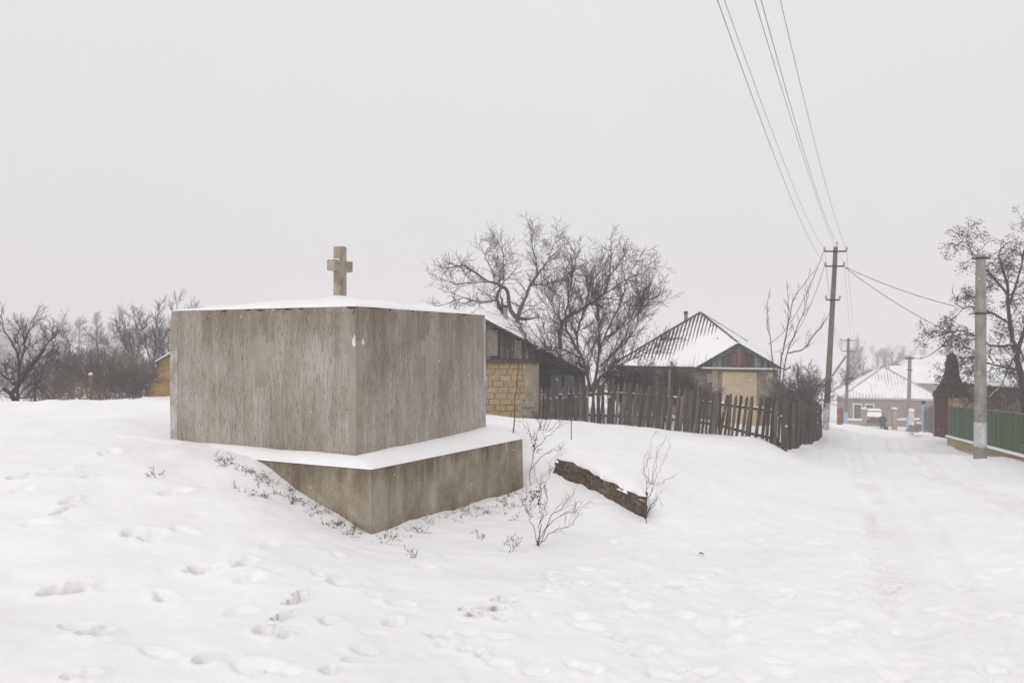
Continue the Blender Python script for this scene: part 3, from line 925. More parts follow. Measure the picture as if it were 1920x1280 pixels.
stone_cross()

# ------------------------------------------------------------------ stone slab half buried on the right of the monument
def rough_block(P0, ax, bx, cx, n, amp, sc, seed):
    """a block spanned by three edge vectors from P0, its faces roughened"""
    mb = MB()
    def face(o, u, v, nu, nv):
        Q = np.zeros((nu + 1, nv + 1, 3))
        for i in range(nu + 1):
            for j in range(nv + 1):
                Q[i, j] = o + u * (i / nu) + v * (j / nv)
        grid_mesh(Q, mb)
    na, nb, nc_ = n
    face(P0, ax, cx, na, nc_); face(P0 + bx, ax, cx, na, nc_)
    face(P0, bx, cx, nb, nc_); face(P0 + ax, bx, cx, nb, nc_)
    face(P0, ax, bx, na, nb); face(P0 + cx, ax, bx, na, nb)
    ctr = P0 + (ax + bx + cx) / 2
    out = []
    for p in mb.v:
        v = Vector(p)
        d = (v - ctr).normalized()
        k = amp * (float(fbm(np.array(v.x * sc + seed + v.z * 3.1), np.array(v.y * sc + v.z * sc), 4)))
        v = v + d * k + Vector((0, 0, amp * 0.6 * float(vnoise(np.array(v.x * sc * 1.7), np.array(v.y * sc * 1.7 + 9)))))
        out.append(tuple(v))
    mb.v = out
    return mb
slab = root('stone_slab', (0.95, 7.8, 0.0), 'dark lichen covered stone slab lying tilted under snow beside the monument', 'slab')
slab['kind'] = 'thing'
A0 = Vector((0.50, 8.28, 0.0)); A1 = Vector((1.352, 7.18, -0.225))
axv = A1 - A0
perp = Vector((0.12, 0.99, -0.06)).normalized() * 0.95
rough_block(A0, axv, perp, Vector((0.0, 0.0, 0.30)), (90, 40, 26), 0.075, 5.0, 3).build('stone', M_STONE_DARK, slab, fix=True)
def slab_snow():
    n, m = 50, 26
    P = np.zeros((n + 1, m + 1, 3))
    for i in range(n + 1):
        for j in range(m + 1):
            s, q = i / n, j / m
            b = A0 + axv * (-0.02 + 1.035 * s) + perp * (0.012 + q * 1.04) + Vector((0, 0, 0.292))
            e = (1 - math.exp(-q * 14)) * (1 - math.exp(-s * 12 - .25)) * (1 - math.exp(-(1 - s) * 22 - .25))
            rag = 0.10 * float(fbm(np.array(s * 13.0), np.array(q * 3), 4)) if j < 3 else 0
            hgt = e * (0.075 + 0.11 * min(1, q * 1.6) + 0.03 * math.sin(3 * s + 1) + 0.04 * float(fbm(np.array(b.x * 3), np.array(b.y * 3), 3))) - 0.006
            fall = 0.5 * max(0, q - 0.6) ** 1.3 + (0.05 if i in (0, n) else 0)
            b = b + perp * (rag if j == 0 else rag * 0.5)
            P[i, j] = (b.x, b.y, b.z + hgt - fall - (0.02 if j == 0 else 0))
    mb = MB(); grid_mesh(P, mb)
    return mb.build('slab_snow', M_SNOW, slab, smooth=True, fix=True)
slab_snow()

# ------------------------------------------------------------------ building helpers
UNIT = {}
def unit_box(name, m, bevel=0.0):
    """a 1 x 1 x 1 box shared by many alike pieces"""
    key = (name, m.name)
    if key not in UNIT:
        me = MB().box((0, 0, 0), (1, 1, 1)).mesh(name, m)
        UNIT[key] = me
    return UNIT[key]
def rough_brick_mesh(name, m, seed, size, j=0.006):
    rr = random.Random(seed)
    mb = MB()
    n = 3
    sx, sy, sz = size
    mb.box((0, 0, 0), size)
    bm = bmesh.new()
    me = mb.mesh(name, m)
    bm.from_mesh(me)
    bmesh.ops.bevel(bm, geom=list(bm.edges), offset=min(size) * 0.06, segments=1, affect='EDGES')
    for v in bm.verts:
        v.co += Vector((rr.uniform(-j, j), rr.uniform(-j, j), rr.uniform(-j, j)))
    bm.to_mesh(me); bm.free()
    return me

def slope_layer(e0, e1, a0, a1, ncol, nrow, off, mb, under=None):
    """sheet over the roof plane e0-e1 (eave) / a0-a1 (top); off(u, v, vmax, L) lifts it along the normal"""
    e0, e1, a0, a1 = (Vector(p) for p in (e0, e1, a0, a1))
    U = (e1 - e0); L = U.length; U.normalize()
    V = (a0 - e0) - U * (a0 - e0).dot(U); H = V.length; V.normalize()
    Nn = U.cross(V)
    if Nn.z < 0: Nn = -Nn
    ua0, ua1 = (a0 - e0).dot(U), (a1 - e0).dot(U)
    P = np.zeros((ncol + 1, nrow + 1, 3))
    for i in range(ncol + 1):
        u = L * i / ncol
        k = 1.0
        if u < ua0: k = min(k, u / ua0)
        if u > ua1: k = min(k, (L - u) / max(L - ua1, 1e-6))
        for j in range(nrow + 1):
            v = H * k * j / nrow
            P[i, j] = e0 + U * u + V * v + Nn * off(u, v, H * k, L)
    grid_mesh(P, mb, flip=True)
    return U, V, Nn

def nz(x, y): return float(fbm(np.array(x), np.array(y), 3))

# ------------------------------------------------------------------ shed with ochre stone gable, behind the monument
shed = root('stone_shed', (-1.25, 24.0, 0.0), 'low shed of ochre stone blocks with plank gable and snowy roof behind the monument', 'shed', rz=-0.138)
RZ0, SLP = 2.61, 0.52
wall = MB().box((-0.72, 0.20, -0.35), (5.76, 0.36, 2.56)).build('wall', M_MORTAR, shed, local=True)
bricks = [rough_brick_mesh('brick', M_LIME_YEL if k < 5 else M_LIME_PALE, k, (0.388, 0.22, 0.192)) for k in range(6)]
br = random.Random(11)
for r in range(9):
    z = 0.94 - 0.2 * (r + 0.5)
    x = -2.3 + (0.2 if r % 2 else 0.0) + br.uniform(-0.03, 0.03)
    while x < 1.62:
        w = br.uniform(0.9, 1.04)
        if x + 0.4 * w > 1.75: w = (1.72 - x) / 0.4
        if w > 0.25:
            link('brick', bricks[br.randrange(6)], shed, (x + 0.2 * w, 0.105 + br.uniform(-0.006, 0.006), z + br.uniform(-0.004, 0.004)), (0, br.uniform(-0.012, 0.012), 0), (w, 1, br.uniform(0.95, 1.0)))
        x += 0.4 * w + 0.006
MB().box((1.92, 0.19, -0.35), (0.48, 0.40, 2.58)).build('plaster_pier', M_PLASTER, shed, local=True, bevel=0.01)
MB().box((-0.7, -0.02, 0.99), (5.9, 0.16, 0.13)).build('tie_beam', M_WOOD_DARK, shed, local=True, bevel=0.01)
# gable planks, each with its own length
plank = MB().box((0, 0, 0.5), (1, 1, 1)).mesh('gable_plank', M_WOOD)
plank_raw = MB().box((0, 0, 0.5), (1, 1, 1)).mesh('gable_plank', M_WOOD_RAW)
plank_gr = MB().box((0, 0, 0.5), (1, 1, 1)).mesh('gable_plank', M_GREYBOARD)
plank_dk = MB().box((0, 0, 0.5), (1, 1, 1)).mesh('gable_plank', M_WOOD_DARK)
x = -1.5
gr = random.Random(21)
while x < 3.0:
    w = gr.uniform(0.13, 0.24)
    ztop = RZ0 - SLP * abs(x + w) - 0.10
    h = ztop - 1.06
    if h > 0.08:
        me = gr.choice((plank, plank_gr, plank_dk, plank, plank_gr))
        z0 = 1.06
        if gr.random() < 0.3 and h > 0.6:
            hh = h * gr.uniform(0.4, 0.6)
            link('gable_plank', gr.choice((plank, plank_dk)), shed, (x + w / 2, 0.03 + gr.uniform(-.015, .015), z0 + hh + 0.01), (0, gr.uniform(-.02, .02), 0), (w * 0.96, 0.025, h - hh))
            h = hh
        link('gable_plank', me, shed, (x + w / 2, 0.035 + gr.uniform(-.02, .02), z0), (0, gr.uniform(-.025, .025), 0), (w * gr.uniform(0.82, 0.97), 0.025, h))
        if gr.random() < 0.35:
            link('gable_plank', plank_raw, shed, (x + w * 0.9, 0.0, z0 + 0.02), (0, gr.uniform(-.03, .03), 0), (0.055, 0.025, h * gr.uniform(0.5, 0.9)))
    x += w + gr.uniform(0.005, 0.05)
gb = MB(); gb.hexa([(-3.6, .08, 0.95), (3.05, .08, 0.95), (0, .08, RZ0 - .1)], [(-3.6, .10, 0.95), (3.05, .10, 0.95), (0, .10, RZ0 - .1)])
gb.build('gable_lining', M_WOOD_DARK, shed, local=True, fix=True)
MB().box((0.62, -0.035, 1.60), (0.34, 0.03, 0.86)).build('hatch', M_GREYBOARD, shed, local=True)
# porch under the right slope: set-back wall, posts, window
MB().hexa([(1.65, 1.65, -1.8), (3.75, 1.65, -1.8), (3.6, 1.65, 0.64), (1.65, 1.65, 1.64)], [(1.65, 1.85, -1.8), (3.75, 1.85, -1.8), (3.6, 1.85, 0.64), (1.65, 1.85, 1.64)]).build('porch_wall', M_GREYPLASTER, shed, local=True)
for xx in (2.30, 3.35):
    MB().box((xx, 0.55, -0.25), (0.11, 0.11, 2.2 if xx < 3 else 2.1)).build('porch_post', M_WOOD, shed, local=True)
MB().box((2.83, 0.55, 0.62), (1.16, 0.09, 0.10)).build('porch_rail', M_WOOD, shed, local=True)
win = MB().box((2.85, 1.62, 0.12), (1.0, 0.05, 0.86)).build('window', M_WOOD, shed, local=True)
for xx in (2.60, 3.08):
    MB().box((xx, 1.588, 0.12), (0.40, 0.02, 0.72)).build('pane', M_CURTAIN, win, local=True)
# roof: boards, then snow
for s, nm in ((1, 'right'), (-1, 'left')):
    mb = MB()
    xe = 3.68 * s; ze = RZ0 - SLP * 3.68
    bot = [(0, -0.42, RZ0 - .07), (xe, -0.42, ze - .07), (xe, 9.4, ze - .07), (0, 9.4, RZ0 - .07)]
    top = [(0, -0.42, RZ0), (xe, -0.42, ze), (xe, 9.4, ze), (0, 9.4, RZ0)]
    mb.hexa(bot, top)
    rf = mb.build('roof', M_WOOD_DARK, shed, local=True, fix=True)
    sm = MB()
    def cov(u, v, vm, L, s=s):
        e = (1 - math.exp(-u * 12)) * (1 - math.exp(-(L - u) * 12)) * (1 - math.exp(-v * 12))
        return 0.01 + e * (0.11 + 0.05 * nz(u * 0.8, v * 0.9) + 0.02 * nz(u * 3, v * 3))
    slope_layer((xe, -0.42, ze), (xe, 9.4, ze), (0, -0.42, RZ0), (0, 9.4, RZ0), 80, 34, cov, sm)
    sm.build('roof_snow', M_SNOW, rf, local=True, smooth=True, fix=True)
rp_ = [(0.0, -0.40 + 9.7 * q / 24, RZ0 + 0.045 + 0.03 * nz(q * .7, 2.2)) for q in range(25)]
MB().tube(rp_, [0.10] + [0.125 + 0.02 * nz(q * .9, 5.5) for q in range(23)] + [0.08], 10).build('ridge_snow', M_SNOW, shed, local=True, smooth=True)
for k in range(6):
    xx = -3.3 + k * 1.32
    if abs(xx) < 3.6:
        MB().box((xx, -0.14, RZ0 - SLP * abs(xx) - 0.15), (0.09, 0.5, 0.12)).build('rafter_end', M_WOOD_DARK, shed, local=True)
MB().box((3.66, 2.5, RZ0 - SLP * 3.66 - 0.13), (0.03, 5.6, 0.14)).build('eave_board', M_TEAL, shed, local=True)
ch = MB(); ch.tube([(0.30, 5.0, 2.25), (0.30, 5.0, 3.02)], [0.085, 0.085], 12)
cho = ch.build('chimney', M_CONC_POLE, shed, local=True)
MB().tube([(0.30, 5.0, 3.03), (0.30, 5.0, 3.07), (0.30, 5.0, 3.12)], [0.12, 0.11, 0.04], 12).build('chimney_cap', M_IRON, cho, local=True)

# loose things against the shed wall
def lying_block(px, py, d, rz, tilt, label):
    p = W(px, py, d)
    o = link('concrete_block', rough_brick_mesh('concrete_block', M_CONC_POLE, int(px), (0.40, 0.20, 0.19), 0.004), None, p, (tilt, 0.0, rz))
    tag(o, label, 'block', 'loose blocks by the shed')
lying_block(990, 759, 23.2, 0.15, -0.25, 'pale grey concrete block propped on another by the plaster pier')
lying_block(985, 773, 23.15, 0.05, 0.0, 'grey concrete block half sunk in snow under the propped one')
lp = root('leaning_pole', W(909, 790, 23.4), 'thin pale pole leaning on the ochre stone wall', 'pole')
MB().tube([W(909, 790, 23.3), W(913, 735, 23.5), W(919, 688, 23.72)], [0.026, 0.022, 0.018], 7).build('shaft', M_GREYBOARD, lp)
MB().tube([W(910.5, 760, 23.38), W(916, 758, 23.45)], [0.02, 0.02], 6).build('peg', M_GREYBOARD, lp)

# ------------------------------------------------------------------ house with four sided corrugated roof and gabled porch
h2 = root('corrugated_roof_house', (9.94, 38.0, 0.0), 'cream house with four sided corrugated roof and gabled porch behind picket fence', 'house', rz=-0.429)
A_, ZE, ZA = 3.77, 0.43, 3.14
for nm, c, s in (('wall', (0, -3.3, -1.3), (6.8, .25, 3.5)), ('wall', (0, 3.3, -1.3), (6.8, .25, 3.5)), ('wall', (-3.3, 0, -1.3), (.25, 6.34, 3.5)), ('wall', (3.3, 0, -1.3), (.25, 6.34, 3.5))):
    MB().box(c, s).build(nm, M_GREYPLASTER, h2, local=True)
faces = [((-A_, -A_), (A_, -A_), 'front'), ((A_, -A_), (A_, A_), 'right'), ((A_, A_), (-A_, A_), 'back'), ((-A_, A_), (-A_, -A_), 'left')]
for (x0, y0), (x1, y1), nm in faces:
    e0, e1, ap = (x0, y0, ZE), (x1, y1, ZE), (0, 0, ZA)
    mb = MB()
    wave, amp = 0.177, 0.024
    ncol = 252 if nm in ('front', 'right') else 60
    slope_layer(e0, e1, ap, ap, ncol, 8, lambda u, v, vm, L: amp * math.cos(2 * math.pi * u / wave), mb)
    rf = mb.build('roof', M_ASBESTOS, h2, local=True)
    sb = MB()
    H_ = math.hypot(A_, ZA - ZE)
    def cov(u, v, vm, L, nm=nm):
        if nm == 'front':
            t = v / H_
            hipd = (u - (v / H_) * (L / 2)) / L               # distance from the left hip
            bare = max(0.0, 1.0 - hipd / 0.36) * min(1.0, max(0.0, (t - 0.02) / 0.2)) + 0.6 * max(0, t - 0.80) / 0.2
            n = nz(u * 1.1, v * 0.5 + 4) * 0.9 + 0.35 * nz(u * 7, v * 0.8)
            lap = 0.020 * (1 if abs((v % 1.15) - 0.05) < 0.05 and nz(u * 1.3, int(v / 1.15) * 3.3) > 0.10 else 0)
            return 0.0245 + 0.016 * n - 0.034 * min(1.15, bare) - lap * 1.6
        return 0.055 + 0.03 * nz(u, v)
    slope_layer(e0, e1, ap, ap, ncol, 26, cov, sb)
    sb.build('roof_snow', M_SNOW, rf, local=True, smooth=True)
    # ridge capping on the hip
    MB().tube([(x0, y0, ZE + 0.02), (x0 * .5, y0 * .5, (ZE + ZA) / 2 + 0.04), (0, 0, ZA + 0.05)], 0.05, 6).build('hip_cap', M_ASBESTOS, h2, local=True)
MB().box((0, 0, ZE - 0.06), (2 * A_ - .12, 2 * A_ - .12, 0.09)).build('eaves', M_WOOD_DARK, h2, local=True)
hc = MB().box((-1.0, 1.3, 2.72), (0.17, 0.17, 0.9)).build('chimney', M_LIME_GREY, h2, local=True, bevel=0.01)
MB().box((-1.0, 1.3, 3.24), (0.20, 0.20, 0.14)).build('chimney_top', M_IRON, hc, local=True)
# windows on the front wall left of the porch
for xx in (-2.2,):
    w_ = MB().box((xx, -3.45, -0.75), (0.9, 0.08, 1.2)).build('window', M_WHITE, h2, local=True)
    for dx in (-.21, .21):
        MB().box((xx + dx, -3.495, -0.75), (0.36, 0.03, 1.04)).build('pane', M_GLASS, w_, local=True)
# porch
PX, PF = 2.78, -6.4
pw = MB().box((PX + .1, -5.0, -1.25), (2.5, 2.7, 3.4)).build('porch', M_GREYPLASTER, h2, local=True)
MB().box((PX + 0.0, -6.37, -1.0), (1.42, 0.06, 2.66)).build('porch_panel', M_CREAM, h2, local=True)
for xx in (-1.02, 1.22):
    MB().box((PX + xx, -6.385, -1.25), (0.24, 0.09, 3.3)).build('porch_pier', M_PLASTER, h2, local=True, bevel=0.01)
MB().box((PX - 1.45, -4.55, -0.05), (0.42, 0.08, 0.42)).build('porch_lintel', M_WHITE, h2, local=True)
MB().box((PX, -6.50, 0.50), (3.1, 0.24, 0.07)).build('frieze', M_WHITE, h2, local=True)
gz0, gza, ghw = 0.54, 1.60, 1.78
x = -1.50
pr = random.Random(8)
pb_mesh = {n_: MB().box((0, 0, 0.5), (1, 1, 1)).mesh('gable_board', m_) for n_, m_ in (('wood', M_WOOD), ('teal', M_TEAL), ('red', M_RED), ('grey', M_GREYBOARD))}
while x < 1.5:
    w = 0.125
    xm = x + w / 2
    hh = (gza - gz0) * (1 - abs(xm) / ghw) - 0.10
    if hh > 0.05:
        kind = 'wood' if pr.random() < .45 else 'grey' if abs(xm) < .8 else 'teal'
        if abs(xm) > 0.33 or True:
            if 0.02 < abs(xm + 0.02) < 0.26:
                link('gable_board', pb_mesh['red'], h2, (PX + xm, PF - 0.045, gz0 + 0.05), None, (w * 0.97, 0.03, min(hh, 0.62)))
                if hh > 0.72: link('gable_board', pb_mesh['teal'], h2, (PX + xm, PF - 0.03, gz0 + 0.68), None, (w * 0.97, 0.03, hh - 0.70))
            else:
                link('gable_board', pb_mesh[kind], h2, (PX + xm, PF - 0.03 + pr.uniform(-.006, .006), gz0 + 0.02), None, (w * 0.96, 0.03, hh * (0.80 if hh > .2 else 1)))
    x += w
MB().box((PX + 0.0, PF - 0.07, gz0 + 0.42), (0.05, 0.03, 0.8)).build('gable_batten', M_TEAL, h2, local=True)
for s in (-1, 1):
    a = Vector((PX, PF - 0.06, gza - 0.14)); b = Vector((PX + s * (ghw - 0.08), PF - 0.06, gz0 + 0.0))
    MB().bar(a, b, 0.03, 0.17).build('barge_board', M_TEAL, h2, local=True)
    mb = MB()
    o_ = Vector((0, 0, -0.06))
    a0, a1 = Vector((PX, PF - 0.30, gza)), Vector((PX, -1.6, gza))
    e0, e1 = Vector((PX + s * (ghw + .08), PF - 0.30, gz0 - 0.05)), Vector((PX + s * (ghw + .08), -2.6, gz0 - 0.05))
    mb.hexa([a0 + o_, e0 + o_, e1 + o_, a1 + o_], [a0, e0, e1, a1])
    rf = mb.build('porch_roof', M_WOOD_DARK, h2, local=True, fix=True)
    sm = MB()
    def cov(u, v, vm, L):
        return 0.012 + (1 - math.exp(-u * 14)) * (0.055 + 0.02 * nz(u * 1.4, v * 1.4)) * (1 - math.exp(-v * 20)) if u > 0 else 0.004
    slope_layer(e0, e1, a0, a1, 40, 16, cov, sm)
    sm.build('porch_snow', M_SNOW, rf, local=True, smooth=True, fix=True)

# ------------------------------------------------------------------ house at the end of the lane
h3 = root('hip_roof_house', (40.9, 79.0, -7.2), 'grey house with snow dusted hip roof at the end of the lane', 'house', rz=-0.34)
HX, HY, E3, A3 = 4.75, 4.6, 2.95, 6.05
MB().box((0, 0, 1.3), (2 * HX - .7, 2 * HY - .7, 3.3)).build('wall', M_GREYPLASTER, h3, local=True)
rid = 0.55
pts = {'fl': (-HX, -HY, E3), 'fr': (HX, -HY, E3), 'br': (HX, HY, E3), 'bl': (-HX, HY, E3)}
r0, r1 = (-0.2, -rid, A3), (-0.2, rid, A3)
for e0, e1, a0, a1, nm in (('fl', 'fr', r0, r0, 'front'), ('fr', 'br', r0, r1, 'right'), ('br', 'bl', r1, r1, 'back'), ('bl', 'fl', r1, r0, 'left')):
    mb = MB()
    wave = 0.30
    nco = 190 if nm != 'back' else 20
    slope_layer(pts[e0], pts[e1], a0, a1, nco, 6, lambda u, v, vm, L: 0.035 * math.cos(2 * math.pi * u / wave), mb)
    rf = mb.build('roof', M_ASB_LIGHT, h3, local=True)
    sb = MB()
    def cov(u, v, vm, L, nm=nm):
        b = 0.030 if nm == 'front' else 0.05
        patch = 0.05 * max(0, nz(u * 0.35 + 3, v * 0.35 + 1) - 0.12) if nm == 'front' else 0
        return b + 0.03 * nz(u * 0.6, v * 0.8) + 0.012 * nz(u * 5, v) - patch * 2
    slope_layer(pts[e0], pts[e1], a0, a1, nco, 20, cov, sb)
    sb.build('roof_snow', M_SNOW, rf, local=True, smooth=True)
for p in pts.values():
    q = r0 if p[1] < 0 else r1
    MB().tube([p, ((p[0] + q[0]) / 2, (p[1] + q[1]) / 2, (p[2] + q[2]) / 2 + .04), (q[0], q[1], q[2] + .05)], 0.09, 6).build('hip_cap', M_ASB_LIGHT, h3, local=True)
MB().box((0, 0, E3 - 0.06), (2 * HX - .1, 2 * HY - .1, 0.12)).build('eaves', M_WHITE, h3, local=True)
MB().box((0.1, 0.2, 6.25), (0.32, 0.32, 1.1)).build('chimney', M_LIME_PALE, h3, local=True, bevel=0.02)
for xx in (-3.15, -2.0):
    w_ = MB().box((xx, -HY + 0.33, 1.35), (0.92, 0.10, 1.95)).build('window', M_WHITE, h3, local=True)
    MB().box((xx, -HY + 0.27, 1.35), (0.66, 0.04, 1.65)).build('pane', M_GLASS, w_, local=True)

# ------------------------------------------------------------------ village houses fading on the slope beyond
def far_house(px, py, d, w, l, hw_, hr, rz, label, m_wall):
    p = W(px, py, d)
    p.z = min(p.z, 50)
    r = root('village_house', p, label, 'house', rz, 'village houses beyond the lane')
    MB().box((0, 0, hw_ / 2 - 0.8), (w, l, hw_ + 1.6)).build('wall', m_wall, r, local=True)
    for s in (-1, 1):
        mb = MB()
        mb.hexa([(-w / 2 - .3, 0, hw_ + hr - .15), (w / 2 + .3, 0, hw_ + hr - .15), (w / 2 + .3, s * (l / 2 + .4), hw_ - .25), (-w / 2 - .3, s * (l / 2 + .4), hw_ - .25)],
                [(-w / 2 - .3, 0, hw_ + hr), (w / 2 + .3, 0, hw_ + hr), (w / 2 + .3, s * (l / 2 + .4), hw_ - .1), (-w / 2 - .3, s * (l / 2 + .4), hw_ - .1)])
        mb.build('roof', M_SNOW, r, local=True, fix=True)
    for s in (-1, 1):
        mb = MB(); mb.hexa([(s * (w / 2 - .1), -l / 2, hw_), (s * (w / 2 - .1), l / 2, hw_), (s * (w / 2 - .1), 0, hw_ + hr - .2)], [(s * w / 2, -l / 2, hw_), (s * w / 2, l / 2, hw_), (s * w / 2, 0, hw_ + hr - .2)])
        mb.build('gable', m_wall, r, local=True, fix=True)
    for k in (-1, 1):
        f = MB().box((k * w / 4, -l / 2 - .02, hw_ * .55), (1.0, .1, 1.2)).build('window', M_WHITE, r, local=True)
        MB().box((k * w / 4, -l / 2 - .08, hw_ * .55), (.8, .04, 1.0)).build('pane', M_GLASS, f, local=True)
    MB().box((w * .2, .4, hw_ + hr), (.4, .4, 1.2)).build('chimney', M_LIME_GREY, r, local=True)
far_house(1744, 748, 96, 9, 6, 2.5, 1.9, -0.5, 'hazy white roofed house just past the hip roof house', M_GREYPLASTER)
far_house(1716, 712, 175, 10, 7, 2.6, 2.4, 0.15, 'faint snow roofed house between concrete post and shingled gate roof', M_PLASTER)
far_house(1752, 700, 205, 11, 7, 2.6, 2.6, -0.2, 'faintest snow roofed house highest on the far slope', M_GREYPLASTER)
far_house(1660, 722, 190, 10, 7, 2.6, 2.2, 0.3, 'faint house peeping over the hip roof beside its chimney', M_GREYPLASTER)

# ------------------------------------------------------------------ ochre shed at the far left edge of the monument
ys = root('clay_shed', W(318, 746, 31), 'ochre clay shed with slanting side showing beside the block', 'shed', rz=0.1)
mb = MB()
prof = [(-1.05, -0.9), (-1.0, 0.0), (-0.42, 1.55), (0.9, 2.35), (2.2, 1.55), (2.7, 0.0), (2.75, -0.9)]
mb.hexa([(x_, -0.02, z_) for x_, z_ in prof], [(x_, 4.0, z_) for x_, z_ in prof])
mb.build('wall', M_OCHRE_WALL, ys, local=True, fix=True)
for a, b in ((2, 3), (4, 3)):
    (xa, za), (xb, zb) = prof[a], prof[b]
    dx = (xa - xb) * 0.12; dz = (za - zb) * 0.12
    mb = MB(); mb.hexa([(xa + dx, -.25, za + dz + .02), (xb, -.25, zb + .02), (xb, 4.2, zb + .02), (xa + dx, 4.2, za + dz + .02)], [(xa + dx, -.25, za + dz + .07), (xb, -.25, zb + .07), (xb, 4.2, zb + .07), (xa + dx, 4.2, za + dz + .07)])
    rf = mb.build('roof', M_GREYBOARD, ys, local=True, fix=True)
    mb = MB(); mb.hexa([(xa + dx, -.2, za + dz + .075), (xb, -.2, zb + .075), (xb, 4.2, zb + .075), (xa + dx, 4.2, za + dz + .075)], [(xa + dx * .8, -.15, za + dz + .15), (xb, -.15, zb + .16), (xb, 4.15, zb + .16), (xa + dx * .8, 4.15, za + dz + .15)])
    mb.build('roof_snow', M_SNOW, rf, local=True, fix=True)
for s, (a, b) in enumerate(((0, 1), (1, 2))):
    MB().bar((prof[1][0] - .02, -.06, -.3) if s == 0 else (prof[1][0], -.06, 0.0), (prof[1][0] - .0, -.06, 0.0) if s == 0 else (prof[2][0], -.06, prof[2][1]), .07, .06).build('edge_board', M_WOOD, ys, local=True)

# ------------------------------------------------------------------ picket fences
def picket_mesh(name, m, pointed, seed, w=0.082, h=1.0, th=0.022):
    rr = random.Random(seed)
    mb = MB()
    tip = {0: [(-w / 2, h), (w / 2, h - 0.03)], 1: [(-w / 2, h - .07), (-w * .1, h), (w * .2, h), (w / 2, h - .08)], 2: [(-w / 2, h - .02), (w / 2, h)]}[pointed]
    prof = [(-w / 2 * rr.uniform(.8, 1), 0), (w / 2 * rr.uniform(.8, 1), 0), (w / 2 * rr.uniform(.9, 1.1), h * .5)] + [(x_ * 1.0, z_) for x_, z_ in tip[::-1]] + [(-w / 2 * rr.uniform(.9, 1.1), h * .5)]
    mb.hexa([(x_, -th / 2, z_) for x_, z_ in prof], [(x_, th / 2, z_) for x_, z_ in prof])
    me = mb.mesh(name, m)
    bm = bmesh.new(); bm.from_mesh(me); bmesh.ops.recalc_face_normals(bm, faces=bm.faces); bm.to_mesh(me); bm.free()
    return me
PK = [picket_mesh('picket', M_WOOD if k % 2 else M_WOOD_DARK, k % 3, k) for k in range(9)]
PKR = [picket_mesh('picket', M_WOOD_RAW, 2, 50 + k, w=0.05) for k in range(3)]
PK_BLUE = picket_mesh('picket', M_BLUE, 1, 70)

def fence(name, label, segs, step, lean, rng_seed, posts, raw=0.25, blue_tips=False, gap_prob=0.03, wscale=(0.8, 1.15), jagged=0.03, pk=None, double=0.0, group='weathered wooden fences'):
    """segs: list of ((px, ytop, ybot, d)) along the fence"""
    rr = random.Random(rng_seed)
    S = [(W(px, yt, d), W(px, yb, d)) for px, yt, yb, d in segs]
    r = root(name, S[0][1], label, 'fence', 0.0, group)
    base = Vector(r.location)
    tot = 0
    for si, ((t0, b0), (t1, b1)) in enumerate(zip(S[:-1], S[1:])):
        L_ = math.hypot(b1.x - b0.x, b1.y - b0.y)
        ang = math.atan2(b1.y - b0.y, b1.x - b0.x)
        n = max(1, round(L_ / (step[si] if hasattr(step, '__len__') else step)))
        for k in range(n):
            f = (k + 0.5 + rr.uniform(-.18, .18)) / n
            if rr.random() < gap_prob: continue
            b = b0.lerp(b1, f); t = t0.lerp(t1, f)
            h = (t.z - b.z) * (1 + rr.uniform(-jagged, jagged)) + 0.12
            israw = False
            me = rr.choice(pk or PK)
            if rr.random() < raw:
                ll = lean(f) + rr.gauss(0, .05)
                off = Vector((math.cos(ang), math.sin(ang), 0)) * 0.055 + Vector((-math.sin(ang), math.cos(ang), 0)) * 0.03
                link('picket', rr.choice(PKR), r, Vector((b.x, b.y, b.z - .12)) - base + off, (0, ll, ang), (rr.uniform(.6, 1.0), 1, h * rr.uniform(.7, .95)))
            le = lean(f) + rr.gauss(0, 0.035)
            loc = Vector((b.x, b.y, b.z - 0.12)) - base
            yo = rr.uniform(-.012, .012) + (0.05 if israw else 0)
            loc += Vector((-math.sin(ang) * yo, math.cos(ang) * yo, 0))
            q = link('picket', me, r, loc, (rr.gauss(0, .02), le, ang), (rr.uniform(*wscale), 1, h / math.cos(le)))
            if blue_tips and not israw and rr.random() < 0.75:
                zf = 0.74
                bt = MB().box((math.sin(le) * 0, -0.014, 0.71), (0.075, 0.006, 0.06))
                bt.build('blue_paint', M_BLUE, q, local=True)
        for hf in (0.22, 0.74):
            a = b0.lerp(t0, hf); c = b1.lerp(t1, hf)
            nrm = Vector((-math.sin(ang), math.cos(ang), 0)) * 0.045
            MB().bar(a + nrm, c + nrm, 0.05, 0.07).build('rail', M_WOOD_DARK, r)
            if hf > 0.5:
                mid = [a.lerp(c, q_ / 6) + nrm + Vector((0, 0, 0.040)) for q_ in range(7)]
                MB().tube(mid, [0.012 + 0.010 * rr.random() for _ in mid], 6).build('rail_snow', M_SNOW, r, smooth=True)
    for (px, yt, yb, d, rad) in posts:
        a, b = W(px, yb + 4, d + 0.1), W(px + rr.uniform(-2, 2), yt, d + 0.1)
        MB().tube([a, a.lerp(b, .5), b], [rad, rad * .95, rad * .85], 9).build('post', M_WOOD_DARK, r)
    return r
fence('picket_fence', 'short picket fence with blue paint on its pickets in front of the stone shed',
      [(1012, 727, 787, 23.3), (1080, 722, 792, 22.8), (1142, 716, 798, 22.3)], 0.105, lambda f: 0.02, 3, [(1015, 722, 790, 23.3, .05), (1122, 712, 797, 22.4, .06)], raw=0.16, blue_tips=True, gap_prob=0.0, wscale=(0.8, 1.1))
